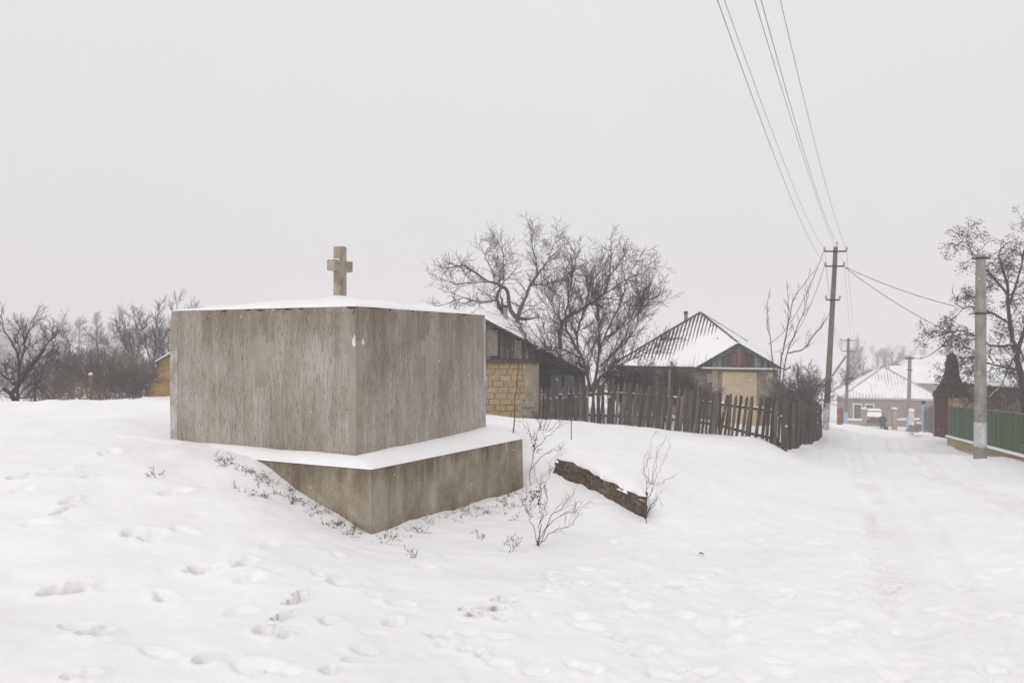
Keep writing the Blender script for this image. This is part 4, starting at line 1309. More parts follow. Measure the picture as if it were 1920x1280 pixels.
fence('picket_fence', 'long leaning picket fence of grey brown slats in front of the cream house',
      [(1146, 716, 798, 22.2), (1230, 722, 801, 21.6), (1300, 731, 807, 21.0), (1345, 738, 813, 20.6), (1400, 741, 831, 20.1), (1440, 743, 842, 19.7), (1462, 752, 856, 19.4)], (.085, .088, .095, .125, .14, .12),
      lambda f: 0.09, 9, [(1148, 708, 798, 22.2, .06), (1238, 718, 801, 21.5, .05), (1350, 736, 815, 20.5, .055), (1452, 748, 850, 19.5, .075)], raw=0.24, gap_prob=0.01, wscale=(0.85, 1.2))
fence('picket_fence', 'tall dark fence of close old boards turning from the corner along the lane',
      [(1468, 755, 860, 19.3), (1490, 757, 850, 21.2), (1520, 760, 832, 25.0), (1541, 762, 812, 29.0)], 0.12, lambda f: 0.03, 15, [(1470, 748, 864, 19.25, .085), (1505, 752, 842, 23, .07)], raw=0.06, gap_prob=0.0, wscale=(1.2, 1.9), jagged=0.12, pk=[PK[0], PK[2], PK[4], PK[6], PK[1]])

# green board fence on the right side of the lane
gf = root('green_fence', (17.0, 28.0, -2.2), 'green painted board fence on a stone footing along the lane', 'fence')
G0, G1 = Vector((17.02, 28.0, 0)), Vector((12.6, 15.4, 0))
def gtop(f): return -0.88 + f * 0.80
def gbot(f): return -2.02 + f * 0.82
gdir = (G1 - G0); gL = gdir.length; gang = math.atan2(gdir.y, gdir.x)
gb_me = [MB().box((0, 0, 0.5), (1, 1, 1)).mesh('board', M_GREEN) for _ in range(1)][0]
rr = random.Random(4)
ng = int(gL / 0.125)
for k in range(ng):
    f = (k + .5) / ng
    p = G0.lerp(G1, f)
    b = gbot(f); t = gtop(f)
    link('board', gb_me, gf, Vector((p.x, p.y, b)) - Vector(gf.location), (0, rr.gauss(0, .006), gang), (0.116, 0.02 + rr.uniform(0, .012), t - b + rr.uniform(-.012, .012)))
gn = Vector((-math.sin(gang), math.cos(gang), 0)); gn = gn if gn.x > 0 else -gn
for hf in (0.2, 0.8):
    MB().bar(at(G0, gbot(0) + (gtop(0) - gbot(0)) * hf) + gn * .05, at(G1, gbot(1) + (gtop(1) - gbot(1)) * hf) + gn * .05, .05, .07).build('rail', M_WOOD_DARK, gf)
MB().bar(at(G0, gtop(0) + .015), at(G1, gtop(1) + .015), .07, .03).build('cap_rail', M_GREYBOARD, gf)
for k in range(8):
    f0, f1 = k / 8, (k + 1) / 8 - 0.004
    a, b = G0.lerp(G1, f0), G0.lerp(G1, f1)
    MB().bar(at(a, gbot(f0) - .18), at(b, gbot(f1) - .18), .16, .34).build('footing_stone', M_LIME_PALE, gf, bevel=0.015)
n = 40
P = np.zeros((n + 1, 5, 3))
for i in range(n + 1):
    f = i / n; p = G0.lerp(G1, f)
    for j, (o_, z_) in enumerate(((-.16, -.03), (-.13, .02), (-.08, .035 + .015 * nz(f * 30, 1)), (-.03, .03), (.0, .0))):
        P[i, j] = (p.x + gn.x * o_, p.y + gn.y * o_, gbot(f) + z_)
mb = MB(); grid_mesh(P, mb); mb.build('footing_snow', M_SNOW, gf, smooth=True, fix=True)

# stone outbuilding behind the green fence
ob = root('stone_outbuilding', (21.0, 32.0, -2.4), 'low pale stone outbuilding with snowy roof behind the green fence', 'outbuilding')
O0, O1 = W(1784, 730, 33.5), W(2010, 730, 26.5)
od = Vector((O1.x - O0.x, O1.y - O0.y, 0)); oL = od.length; oang = math.atan2(od.y, od.x)
ob.location = (O0.x, O0.y, -2.5); ob.rotation_euler = (0, 0, oang)
MB().box((oL / 2, 1.6, 1.0), (oL, 3.1, 2.6)).build('wall', M_MORTAR, ob, local=True)
blk = [rough_brick_mesh('brick', M_LIME_GREY if k % 3 else M_LIME_PALE, 90 + k, (0.43, 0.2, 0.205)) for k in range(6)]
rr = random.Random(6)
for r in range(7):
    z = 2.2 - 0.215 * (r + .5)
    x = (0.22 if r % 2 else 0.0)
    while x < oL - .2:
        pale = x < 2.2 and rr.random() < 0.75
        link('brick', blk[rr.choice((0, 3)) if pale else rr.choice((1, 2, 4, 5))], ob, (x + .22, 0.03 + rr.uniform(-.008, .008), z), (0, rr.uniform(-.01, .01), 0), (rr.uniform(.95, 1.0), 1, 1))
        x += 0.442
mb = MB(); mb.hexa([(-.25, -.35, 2.16), (oL + .3, -.35, 2.16), (oL + .3, 3.4, 2.9), (-.25, 3.4, 2.9)], [(-.25, -.35, 2.27), (oL + .3, -.35, 2.27), (oL + .3, 3.4, 3.0), (-.25, 3.4, 3.0)])
rf = mb.build('roof', M_SHINGLE, ob, local=True, fix=True)
sm = MB(); slope_layer((-.25, -.35, 2.275), (oL + .3, -.35, 2.275), (-.25, 3.4, 3.005), (oL + .3, 3.4, 3.005), 60, 20, lambda u, v, vm, L: (1 - math.exp(-v * 8)) * (.13 + .04 * nz(u, v)) + .012 * nz(u * 4, v * 4) + .01, sm)
sm.build('roof_snow', M_SNOW, rf, local=True, smooth=True, fix=True)

# gatehouse: maroon gate under a steep shingled roof
gt = root('gatehouse', (17.165, 28.75, -2.16), 'narrow gatehouse with maroon door under a steep dark shingled spire', 'gatehouse', rz=-1.46)
MB().box((0, 0.02, 0.81), (0.80, 0.05, 1.66)).build('door', M_MAROON, gt, local=True, bevel=0.008)
for s in (-1, 1):
    MB().box((s * 0.44, 0.05, 0.82), (0.07, 0.14, 1.7)).build('door_post', M_LIME_YEL, gt, local=True, bevel=0.008)
MB().box((0.0, 0.30, 1.72), (0.90, 0.46, 0.16)).build('lintel_wall', M_LIME_YEL, gt, local=True, bevel=0.01)
mb = MB()
rings = [(0.66, 1.62), (0.56, 1.80), (0.42, 2.02), (0.27, 2.30), (0.22, 2.65), (0.19, 3.0), (0.15, 3.26), (0.03, 3.36)]
rr = random.Random(12)
Q = []
for hw2, z_ in rings:
    hw2 *= 0.85
    Q.append([(hw2 * a + rr.uniform(-.015, .015) + .05, hw2 * b * .8 + .40 + rr.uniform(-.015, .015), z_) for a, b in ((-1, -1), (0, -1), (1, -1), (1, 0), (1, 1), (0, 1), (-1, 1), (-1, 0), (-1, -1))])
for q in Q: q[-1] = q[0]
grid_mesh(np.array(Q), mb)
sp_ = mb.build('spire_roof', M_SHINGLE, gt, local=True, fix=True)
shing = MB().box((0, 0, 0), (1, 1, 1)).mesh('shingle', M_SHINGLE)
for li in range(len(rings) - 2):
    (ra, za), (rb, zb) = rings[li], rings[li + 1]
    for side in range(4):
        ang2 = side * math.pi / 2
        for s in range(3):
            f = (s + .5) / 3 * 2 - 1
            rad_ = (ra + rb) / 2 * .85
            x_, y_ = f * rad_ * .95, -rad_
            lx = x_ * math.cos(ang2) - y_ * math.sin(ang2) + .05; ly = (x_ * math.sin(ang2) + y_ * math.cos(ang2)) * .8 + .40
            tilt = math.atan2(ra - rb, zb - za)
            link('shingle', shing, sp_, (lx, ly, (za + zb) / 2), Euler((-tilt, 0, 0)).to_matrix().to_euler() if side == 0 else (Matrix.Rotation(ang2, 3, 'Z') @ Matrix.Rotation(-tilt, 3, 'X')).to_euler(), (rad_ * .6, .03, math.hypot(ra - rb, zb - za) * 1.12))

# ------------------------------------------------------------------ poles
def pole(name, base, top, r0, r1, label, m, wash=None, wash_h=0.0, bare_h=0.0, arms=(), bands=(), adir=Vector((0.9, -0.43, 0)), group='concrete line posts'):
    r = root(name, base, label, 'pole', 0.0, group)
    ax = (top - base)
    H = ax.length
    z = ax.normalized()
    x = (adir - z * adir.dot(z)).normalized()
    y = z.cross(x)
    def ring(h, rad):
        c = base + z * h
        return [c + (x * a + y * b) * rad for a, b in ((-1, -.55), (-.55, -1), (.55, -1), (1, -.55), (1, .55), (.55, 1), (-.55, 1), (-1, .55))]
    def rad(h): return r0 + (r1 - r0) * h / H
    mb = MB()
    P = [ring(h, rad(h)) for h in np.linspace(-0.6, H, 14)]
    grid_mesh(np.array([q + [q[0]] for q in P]), mb)
    mb.add(P[-1], [tuple(range(8))])
    mb.build('shaft', m, r, fix=True)
    if wash:
        mb = MB()
        P = [ring(h, rad(h) + 0.004) for h in np.linspace(bare_h, wash_h, 6)]
        grid_mesh(np.array([q + [q[0]] for q in P]), mb)
        mb.build('painted_foot', wash, r, fix=True)
    ins = []
    for (h, hl, hr) in arms:
        c = base + z * h
        a, b = c - x * hl, c + x * hr
        am = MB().bar(a - y * (rad(h) + .03), b - y * (rad(h) + .03), 0.05, 0.06).build('cross_arm', M_IRON, r)
        for e in (a, b):
            e = e - y * (rad(h) + .03)
            MB().tube([e, e + z * 0.10], [0.012, 0.012], 6).build('pin', M_IRON, am)
            MB().tube([e + z * .05, e + z * .08, e + z * .11, e + z * .13, e + z * .17, e + z * .19], [.03, .055, .05, .03, .045, .02], 10).build('insulator', M_PORCELAIN, am, smooth=True)
            ins.append(e + z * 0.12)
    for h in bands:
        mb = MB()
        P = [ring(h - .03, rad(h) + 0.012), ring(h + .03, rad(h) + 0.012)]
        mb.hexa(P[0], P[1])
        bo = mb.build('iron_band', M_IRON, r, fix=True)
        c = base + z * h
        MB().bar(c - x * (rad(h) + .09), c + x * (rad(h) + .09), 0.03, 0.04).build('band_bolt', M_IRON, bo)
    return r, ins

pA_b, pA_t = W(1548, 805, 30), W(1567, 463, 30)
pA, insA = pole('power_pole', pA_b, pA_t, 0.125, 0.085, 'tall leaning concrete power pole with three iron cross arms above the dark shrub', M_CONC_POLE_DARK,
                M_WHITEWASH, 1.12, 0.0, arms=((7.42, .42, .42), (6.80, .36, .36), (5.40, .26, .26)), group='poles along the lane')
MB().tube([pA_t + Vector((0, -.1, -.05)), pA_t + Vector((0, -.1, .10)), pA_t + Vector((0, -.1, .14)), pA_t + Vector((0, -.1, .20))], [.015, .02, .05, .02], 8).build('top_insulator', M_PORCELAIN, pA)
pB_b, pB_t = W(1586, 792, 60), W(1591, 634, 60)
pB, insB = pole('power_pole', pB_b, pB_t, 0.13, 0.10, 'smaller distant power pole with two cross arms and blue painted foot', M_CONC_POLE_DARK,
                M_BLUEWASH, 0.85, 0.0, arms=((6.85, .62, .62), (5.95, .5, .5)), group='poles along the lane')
# strut of pole B
MB().bar(W(1586, 668, 60.3), W(1560, 705, 60.6), 0.13, 0.13).build('strut', M_CONC_POLE_DARK, pB)
pC_b, pC_t = W(1703, 808, 47), W(1706, 668, 47)
pC, _ = pole('power_pole', pC_b, pC_t, 0.125, 0.10, 'pale concrete post with blue painted foot in front of the hip roof house', M_CONC_POLE,
             M_BLUEWASH, 0.95, 0.12, arms=((4.72, .26, .20),), bands=(4.0,), group='poles along the lane')
pD_b, pD_t = W(1838, 854, 20), W(1839, 478, 20)
pD, _ = pole('power_pole', pD_b, pD_t, 0.150, 0.115, 'near bare concrete post with white painted foot before the green fence', M_CONC_POLE,
             M_WHITEWASH, 0.93, 0.26, bands=(5.48, 3.95), group='poles along the lane')
MB().box(W(1838, 779, 19.84), (0.05, 0.02, 0.04)).build('red_mark', M_RED, pD)

# ------------------------------------------------------------------ wires
def wire(a, b, sag, rad, label, m=M_WIRE, n=40, group='overhead wires', name='overhead_wire'):
    a, b = Vector(a), Vector(b)
    pts = [a.lerp(b, i / n) - Vector((0, 0, 4 * sag * (i / n) * (1 - i / n))) for i in range(n + 1)]
    o = MB().tube(pts, rad, 5).build(name, m)
    tag(o, label, 'wire', group)
    return o
def wire_through(start, px, height, rad, label, extra=1.9, dip=0.35):
    """from an insulator on the leaning pole, passing the top edge of the photograph at px, on towards the next pole"""
    d = (height - EYE) / (640 / FPX)
    q = Vector(((px - 960) / FPX * d, d, height))
    n = 60
    span = q - start
    pts = []
    for i in range(n + 1):
        t = i / n * extra
        p = start + span * t
        p = p - Vector((0, 0, 4 * dip * t * (1 - t)))
        pts.append(p)
    o = MB().tube(pts, rad, 5).build('overhead_wire', M_WIRE)
    tag(o, label, 'wire', 'overhead wires')
wire_through(insA[2], 1345, 5.05, 0.0055, 'outermost of the five wires sweeping up from the leaning pole, farthest from the lane', dip=0.42)
wire_through(insA[0], 1358, 5.35, 0.0045, 'thin wire beside the outermost one, rising from the top cross arm')
wire_through(insA[3], 1415, 5.0, 0.0045, 'fainter wire of the middle pair rising from the lower cross arm')
wire_through(pA_t + Vector((0, -.1, .16)), 1427, 5.6, 0.006, 'thicker wire of the middle pair rising from the pole tip')
wire_through(insA[1], 1463, 5.45, 0.005, 'single wire nearest the lane rising from the top cross arm')
for k, (a, b, lb) in enumerate(((insA[0], insB[0], 'thin wire between the two dark poles on the upper arm ends nearer the houses'), (insA[1], insB[1], 'thin wire between the two dark poles on the upper arm ends nearer the lane'),
                                (insA[2], insB[2], 'thin wire between the two dark poles on the lower arm ends nearer the houses'), (insA[3], insB[3], 'thin wire between the two dark poles on the lower arm ends nearer the lane'))):
    wire(a, b, 1.1, 0.006, lb)
wire(insA[3] + Vector((.05, 0, -.15)), W(1790, 574, 26), 0.12, 0.014, 'upper of two cables from the leaning pole to the tree with pods', M_CABLE)
wire(insA[3] + Vector((.05, 0, -.18)), W(1800, 632, 27), 0.18, 0.014, 'lower of two cables from the leaning pole to the tree with pods', M_CABLE)
wire(pC_t, W(1800, 610, 27), 0.55, 0.022, 'cable sagging from the pale post up to the tree with pods', M_CABLE)
wire(pC_t, W(1640, 690, 70), 0.1, 0.016, 'cable from the pale post down to the hip roof house', M_CABLE)
wire(insA[0], W(1440, 645, 33.5), 0.75, 0.013, 'service cable drooping from the leaning pole to the cream house', M_CABLE)
wire(insA[2], W(1452, 660, 33), 0.85, 0.010, 'second service cable below the first towards the cream house', M_CABLE)

# ------------------------------------------------------------------ bare trees
def rot_about(v, axis, a):
    return Matrix.Rotation(a, 3, axis) @ v
def perp_dir(rr, d, ang):
    a = d.orthogonal().normalized()
    a = rot_about(a, d, rr.uniform(0, 2 * math.pi))
    return rot_about(d, a, ang)
def grow(T, rr, p, d, L, r, lv, S, into=None):
    """one branch and its offspring; T = (trunk MB, crown MB)"""
    seg = S['seg'][lv]; wig = S['wig'][lv]; up = S['up'][lv]
    pts, rad, dirs = [p], [r], [d]
    tipr = S['tip'][lv]
    for i in range(seg):
        d = (d + Vector((rr.gauss(0, wig), rr.gauss(0, wig), rr.gauss(0, wig) + up))).normalized()
        p = p + d * (L / seg)
        pts.append(p); dirs.append(d)
        f = (i + 1) / seg
        rad.append(max(S['rmin'], r + (r * tipr - r) * f))
    mb = T[0] if lv <= S['trunk_lv'] else T[1]
    mb.tube(pts, rad, 7 if r > 0.06 else 5 if r > 0.03 else 3, cap=False)
    spawn(T, rr, pts, rad, dirs, L, lv, S)
def spawn(T, rr, pts, rad, dirs, L, lv, S):
    if lv + 1 >= len(S['seg']): 
        if S.get('pods') is not None and rr.random() < S['podp']:
            pods(S['pods'], rr, pts[-1], S['podr'])
        return
    n = S['n'][lv]
    n = int(n * L / S['L'][lv] + rr.random()) if S.get('L') else n
    seg = len(pts) - 1
    for k in range(n):
        t = S['t0'][lv] + (1 - S['t0'][lv]) * ((k + rr.random()) / n)
        i = min(int(t * seg), seg - 1); f = t * seg - i
        q = pts[i].lerp(pts[i + 1], f); rq = rad[i] + (rad[i + 1] - rad[i]) * f
        cd = perp_dir(rr, dirs[i + 1], rr.uniform(*S['ang'][lv]))
        cd = (cd + Vector((0, 0, S['lift'][lv]))).normalized()
        cl = S['len'][lv] * rr.uniform(0.55, 1.25) * (1.15 - 0.5 * t)
        grow(T, rr, q, cd, cl, max(S['rmin'], min(rq * 0.72, S['rad'][lv] * rr.uniform(.8, 1.2))), lv + 1, S)
    if lv > 0 or True:   # the leader runs on
        cl = S['len'][lv] * 0.8
        grow(T, rr, pts[-1], dirs[-1], cl, max(S['rmin'], rad[-1] * 0.95), lv + 1, S)
def pods(mb, rr, p, R):
    for k in range(rr.randint(16, 34)):
        c = p + Vector((rr.gauss(0, R), rr.gauss(0, R), rr.gauss(-R * .4, R)))
        a = Vector((rr.gauss(0, 1), rr.gauss(0, 1), rr.gauss(-.8, .7))).normalized() * rr.uniform(.04, .09)
        b = a.orthogonal().normalized() * rr.uniform(.012, .024)
        mb.add([c - b, c + b, c + a + b * .6, c + a * 1.2, c + a - b * .6], [(0, 1, 2, 3, 4)])

def tree(name, label, limbs, S, seed, m_trunk, m_crown=None, group='bare trees', cat='tree', base=None):
    """limbs: (list of world points, r0, r1, children count, level); drawn limbs carry grown twigs"""
    rr = random.Random(seed)
    T = (MB(), MB())
    SN = MB()
    if base is None: base = limbs[0][0][0]
    r = root(name, base, label, cat, 0.0, group)
    for pts, r0, r1, n, lv in limbs:
        P = []
        m = len(pts)
        # smooth the drawn line a little
        for i in range(m - 1):
            p0 = pts[max(i - 1, 0)]; p1 = pts[i]; p2 = pts[i + 1]; p3 = pts[min(i + 2, m - 1)]
            for k in range(4):
                t = k / 4
                P.append(0.5 * ((2 * p1) + (p2 - p0) * t + (2 * p0 - 5 * p1 + 4 * p2 - p3) * t * t + (3 * p1 - p0 - 3 * p2 + p3) * t ** 3))
        P.append(pts[-1])
        P = [p + Vector((rr.gauss(0, .012), rr.gauss(0, .012), rr.gauss(0, .012))) if 0 < i < len(P) - 1 else p for i, p in enumerate(P)]
        r0 *= S.get('thin', 1.0)
        rad = [r0 + (r1 - r0) * (i / (len(P) - 1)) ** .8 for i in range(len(P))]
        T[0].tube(P, rad, 8 if r0 > .05 else 6, cap=False)
        if S.get('snowy'):
            run = []
            for i in range(len(P) - 1):
                dd = (P[i + 1] - P[i]).normalized()
                ok = abs(dd.z) < 0.72 and rad[i] > .012 and rr.random() < .8
                if ok: run.append((P[i] + Vector((0, 0, rad[i] * .75)), rad[i] * .62 + .004))
                if (not ok or i == len(P) - 2) and len(run) > 1:
                    SN.tube([q for q, _ in run], [w * rr.uniform(.6, 1.1) for _, w in run], 5)
                if not ok: run = []
        dirs = [(P[min(i + 1, len(P) - 1)] - P[max(i - 1, 0)]).normalized() for i in range(len(P))]
        S2 = dict(S); S2['n'] = list(S['n']); S2['n'][lv] = n; S2['L'] = None
        spawn(T, rr, P, rad, dirs, 1.0, lv, S2)
    if SN.f: tag(SN.build('branch_snow', M_SNOW, r, smooth=True), kind='stuff')
    T[0].build('trunk', m_trunk, r)
    c = T[1].build('crown', m_crown or m_trunk, r)
    return r, T

def Wz(zx, zy, d, ox, oy, k=3.2): return W(ox + zx / k, oy + zy / k, d)

# walnut behind the stone shed
def wal(*q): return [Wz(620 + (a - 620) * .86, b if b > 690 else 690 + (b - 690) * .85, d, 780, 380) for a, b, d in q]
def wal2(*q): return [Wz(1045 + (a - 1045) * .86, b if b > 1000 else 1000 + (b - 1000) * .95, d, 780, 380) for a, b, d in q]
S_WAL = dict(thin=.72, snowy=True, seg=(4, 5, 4, 3), wig=(.12, .20, .24, .26), up=(.02, .03, .05, .05), tip=(.6, .45, .5, .6), n=(4, 4, 3, 0), t0=(.12, .15, .15, 0), ang=((.5, 1.25), (.5, 1.25), (.5, 1.25), (0, 0)),
             lift=(.12, .08, .06, 0), len=(.78, .50, .30, .17), rad=(.026, .015, .010, .007), rmin=.0062, trunk_lv=0, L=None)
tree('walnut_tree', 'spreading bare walnut tree with twisting limbs behind the stone shed roof', [
    (wal((545, 1150, 30), (540, 900, 30), (530, 760, 30), (522, 690, 30)), .17, .13, 0, 0),
    (wal((540, 760, 30), (515, 680, 30), (465, 550, 29.8), (490, 470, 29.5), (400, 430, 29), (250, 330, 28.6), (165, 330, 28.4)), .13, .03, 13, 0),
    (wal((500, 470, 29.6), (540, 510, 30), (560, 640, 30.2), (610, 692, 30.3)), .09, .10, 3, 0),
    (wal((500, 465, 29.6), (512, 400, 30), (506, 320, 30.3), (510, 250, 30.8), (470, 150, 31)), .06, .018, 11, 0),
    (wal((545, 930, 30), (610, 692, 30.3), (670, 530, 30.6), (700, 460, 30.8), (770, 360, 31.2), (830, 280, 31.5), (905, 200, 32)), .15, .022, 13, 0),
    (wal((465, 560, 29.8), (350, 580, 29), (230, 550, 28.5), (120, 590, 28)), .06, .016, 8, 0),
    (wal((700, 465, 30.8), (800, 450, 30.4), (900, 420, 30), (960, 380, 30)), .06, .016, 7, 0),
    (wal((740, 390, 31), (735, 280, 31.4), (710, 180, 31.8), (700, 100, 32)), .05, .014, 9, 0),
    (wal((480, 470, 29.5), (420, 340, 30.6), (380, 260, 31.2), (400, 200, 31.4)), .05, .014, 8, 0),
    (wal((420, 435, 29.2), (300, 440, 28.2), (200, 450, 27.6), (110, 425, 27.4)), .045, .012, 8, 0),
    (wal((830, 280, 31.5), (850, 200, 31.8), (880, 130, 32)), .03, .012, 6, 0)], S_WAL, 4, M_BARK_WALNUT, M_BARK, group='trees around the sheds')

# many-stemmed cherry in front of the sheds
S_CH = dict(thin=.8, snowy=True, seg=(5, 5, 4, 3), wig=(.07, .10, .13, .15), up=(.03, .05, .06, .05), tip=(.55, .45, .5, .6), n=(5, 5, 4, 0), t0=(.1, .1, .1, 0), ang=((.35, 1.05), (.35, 1.0), (.4, 1.1), (0, 0)),
            lift=(.22, .16, .12, 0), len=(.80, .54, .32, .18), rad=(.019, .011, .0072, .0055), rmin=.0050, trunk_lv=0, L=None)
tree('cherry_tree', 'dense many stemmed bare fruit tree rising behind the short picket fence', [
    (wal2((1045, 1160, 23.2), (1030, 1050, 23.2), (1000, 950, 23.1), (930, 830, 23), (870, 720, 22.9), (895, 560, 22.8), (925, 400, 22.8)), .085, .016, 19, 0),
    (wal2((1060, 1160, 23.2), (1085, 1040, 23.2), (1110, 900, 23.3), (1150, 780, 23.5), (1250, 600, 23.8), (1300, 440, 24)), .075, .014, 18, 0),
    (wal2((1070, 1150, 23.2), (1110, 1050, 23.2), (1200, 990, 23.0), (1350, 930, 22.8), (1500, 860, 22.6)), .06, .012, 14, 0),
    (wal2((1040, 1150, 23.2), (990, 1080, 23.1), (900, 1000, 22.8), (780, 900, 22.5), (640, 760, 22.3)), .055, .010, 14, 0),
    (wal2((985, 930, 23.1), (870, 880, 22.8), (740, 860, 22.5), (620, 880, 22.3)), .04, .010, 10, 0),
    (wal2((960, 880, 23.1), (960, 760, 23.6), (1010, 600, 24), (1050, 440, 24.3)), .05, .012, 16, 0),
    (wal2((1110, 900, 23.3), (1100, 740, 23.0), (1090, 590, 22.8), (1090, 460, 22.6)), .045, .012, 16, 0),
    (wal2((1150, 800, 23.5), (1290, 720, 23.0), (1390, 640, 22.7), (1440, 600, 22.6)), .04, .010, 12, 0),
    (wal2((880, 740, 22.9), (800, 640, 22.7), (750, 540, 22.5)), .03, .010, 10, 0),
    (wal2((1120, 980, 23.2), (1240, 860, 23.6), (1350, 760, 23.9), (1400, 560, 24.2)), .04, .010, 14, 0)], S_CH, 8, M_BARK, M_BARK_DARK, group='trees around the sheds')
# older tree whose thick limb leans right behind the cherry
tree('plum_tree', 'older bare tree with one thick leaning limb among the fruit tree twigs', [
    (wal2((830, 1120, 26.5), (835, 900, 26.5), (850, 705, 26.5), (1000, 610, 26.5), (1130, 530, 26.6), (1180, 400, 26.8), (1190, 240, 27)), .15, .02, 13, 0),
    (wal2((1130, 530, 26.6), (1280, 445, 26.2), (1350, 410, 26), (1440, 385, 25.8)), .05, .012, 8, 0),
    (wal2((1090, 560, 26.5), (1210, 555, 26), (1290, 580, 25.7), (1370, 600, 25.5)), .05, .012, 9, 0),
    (wal2((900, 670, 26.5), (890, 520, 26.8), (870, 400, 27), (900, 330, 27)), .06, .014, 11, 0),
    (wal2((1180, 400, 26.8), (1260, 330, 26.6), (1310, 300, 26.5)), .03, .01, 7, 0)], S_WAL, 14, M_BARK_WALNUT, M_BARK, group='trees around the sheds')

# whippy young tree and shrub beside the leaning pole
def rp(*q): return [Wz(a, b, d, 1400, 380) for a, b, d in q]
S_WH = dict(thin=.6, seg=(4, 3, 3), wig=(.05, .07, .1), up=(.05, .06, .05), tip=(.5, .5, .5), n=(9, 3, 0), t0=(.2, .2, 0), ang=((.3, .75), (.4, .9), (0, 0)), lift=(.35, .2, 0), len=(.42, .2, .1), rad=(.008, .006, .005), rmin=.0045, trunk_lv=0, L=None)
tree('young_cherry', 'young bare tree with long upright whips beside the cream porch', [
    (rp((195, 1250, 26), (205, 1130, 26), (165, 990, 26), (135, 800, 26), (122, 690, 26), (126, 590, 26)), .045, .009, 10, 0),
    (rp((200, 1250, 26), (200, 1000, 26), (225, 850, 26), (258, 690, 26.1), (290, 560, 26.2), (382, 440, 26.3)), .05, .009, 12, 0),
    (rp((205, 1200, 26), (235, 940, 25.8), (290, 780, 25.6), (345, 650, 25.5), (370, 540, 25.4)), .04, .009, 10, 0),
    (rp((225, 860, 26), (250, 700, 26.3), (245, 540, 26.5)), .025, .008, 8, 0),
    (rp((250, 900, 26), (330, 880, 25.6), (385, 820, 25.4), (455, 735, 25.2)), .045, .018, 8, 0)], S_WH, 5, M_BARK, M_BARK, group='trees by the lane')

S_SHRUB = dict(seg=(6, 4, 3, 2), wig=(.12, .17, .2, .2), up=(.03, .04, .03, .02), tip=(.5, .5, .5, .6), n=(8, 5, 4, 0), t0=(.15, .15, .15, 0), ang=((.4, 1.1), (.4, 1.1), (.4, 1.1), (0, 0)), lift=(.15, .1, .05, 0), len=(.62, .36, .2, .1), rad=(.013, .009, .007, .006), rmin=.0058, trunk_lv=0, L=None)
def shrub(name, label, base, hgt, spread, stems, seed, m=M_BARK_DARK, S=S_SHRUB, group='bare shrubs', scale=1.0, nchild=8, r0=.022, cat='shrub', collect=None):
    rr = random.Random(seed)
    limbs = []
    base = Vector(base)
    S2 = dict(S)
    S2['len'] = tuple(l * scale for l in S['len'])
    for k in range(stems):
        a = rr.uniform(0, 2 * math.pi); s = rr.uniform(.15, 1) * spread; hh = hgt * rr.uniform(.55, 1.0)
        b = base + Vector((rr.gauss(0, spread * .15), rr.gauss(0, spread * .15), -.15))
        e = base + Vector((math.cos(a) * s, math.sin(a) * s, hh * (1 - .25 * (s / spread))))
        m1 = b.lerp(e, .35) + Vector((rr.gauss(0, .08), rr.gauss(0, .08), .08 * hgt)); m2 = b.lerp(e, .7) + Vector((rr.gauss(0, .1), rr.gauss(0, .1), .06 * hgt))
        limbs.append(([b, m1, m2, e], r0 * rr.uniform(.7, 1.2), r0 * .35, nchild, 0))
    if collect is not None:
        T = collect
        for pts, ra, rb, n, lv in limbs:
            rad = [ra, ra * .8, ra * .6, rb]
            T[0].tube(pts, rad, 4, cap=False)
            dirs = [(pts[min(i + 1, 3)] - pts[max(i - 1, 0)]).normalized() for i in range(4)]
            S3 = dict(S2); S3['n'] = list(S['n']); S3['n'][0] = n
            spawn(T, rr, pts, rad, dirs, 1.0, 0, S3)
        return None
    return tree(name, label, limbs, S2, seed, m, m, group, cat, base)

shrub('thorn_shrub', 'dense dark thorny shrub at the foot of the leaning power pole', W(1512, 815, 27), 2.6, 1.25, 18, 31, M_THICKET, nchild=8, group='shrubs by the lane', scale=.9)
shrub('thorn_shrub', 'smaller dark shrub between the cream porch and the big thorny shrub', W(1478, 800, 27.5), 1.7, .8, 12, 32, M_THICKET, nchild=8, group='shrubs by the lane', scale=.8)
# bramble hedge behind the long fence
for k, (px, py, d, h, sp, st) in enumerate(((1165, 775, 25, 1.9, .75, 16), (1205, 780, 25.2, 1.75, .8, 17), (1250, 785, 25.4, 1.65, .8, 18), (1292, 788, 25.5, 1.5, .8, 16))):
    shrub('bramble', ('brown bramble bush nearest the fruit tree behind the long fence', 'brown bramble bush second from the fruit tree behind the long fence', 'brown bramble bush third from the fruit tree behind the long fence', 'brown bramble bush nearest the cream porch behind the long fence')[k],
          W(px, py, d), h, sp, st - 4, 60 + k, M_THICKET, group='brambles behind the long fence', nchild=7, scale=.8, r0=.013)
# thin whips standing in front of the corrugated roof
for k, (pts, lb) in enumerate(((((560, 1350, 25), (570, 1040, 25), (548, 840, 25), (540, 700, 25)), 'thin bare sapling standing before the corrugated roof'), ((((190, 1200, 24.6), (188, 900, 24.6), (186, 640, 24.6), (185, 560, 24.6))), 'straight thin sapling pole left of the corrugated roof'))):
    P = [W(1180 + a / 4.266, 560 + b / 4.266, d) for a, b, d in pts]
    tree('sapling', lb, [(P, .018, .006, 9 if k == 0 else 2, 0)], dict(S_WH, len=(.55, .25, .1)), 90 + k, M_BARK, M_BARK, group='saplings')
post_ = root('bare_stake', W(1255, 790, 24), 'pale straight stake standing behind the long leaning fence', 'stake')
MB().tube([W(1255, 790, 24), W(1254, 730, 24), W(1256, 692, 24)], [.05, .045, .04], 8).build('shaft', M_GREYBOARD, post_)

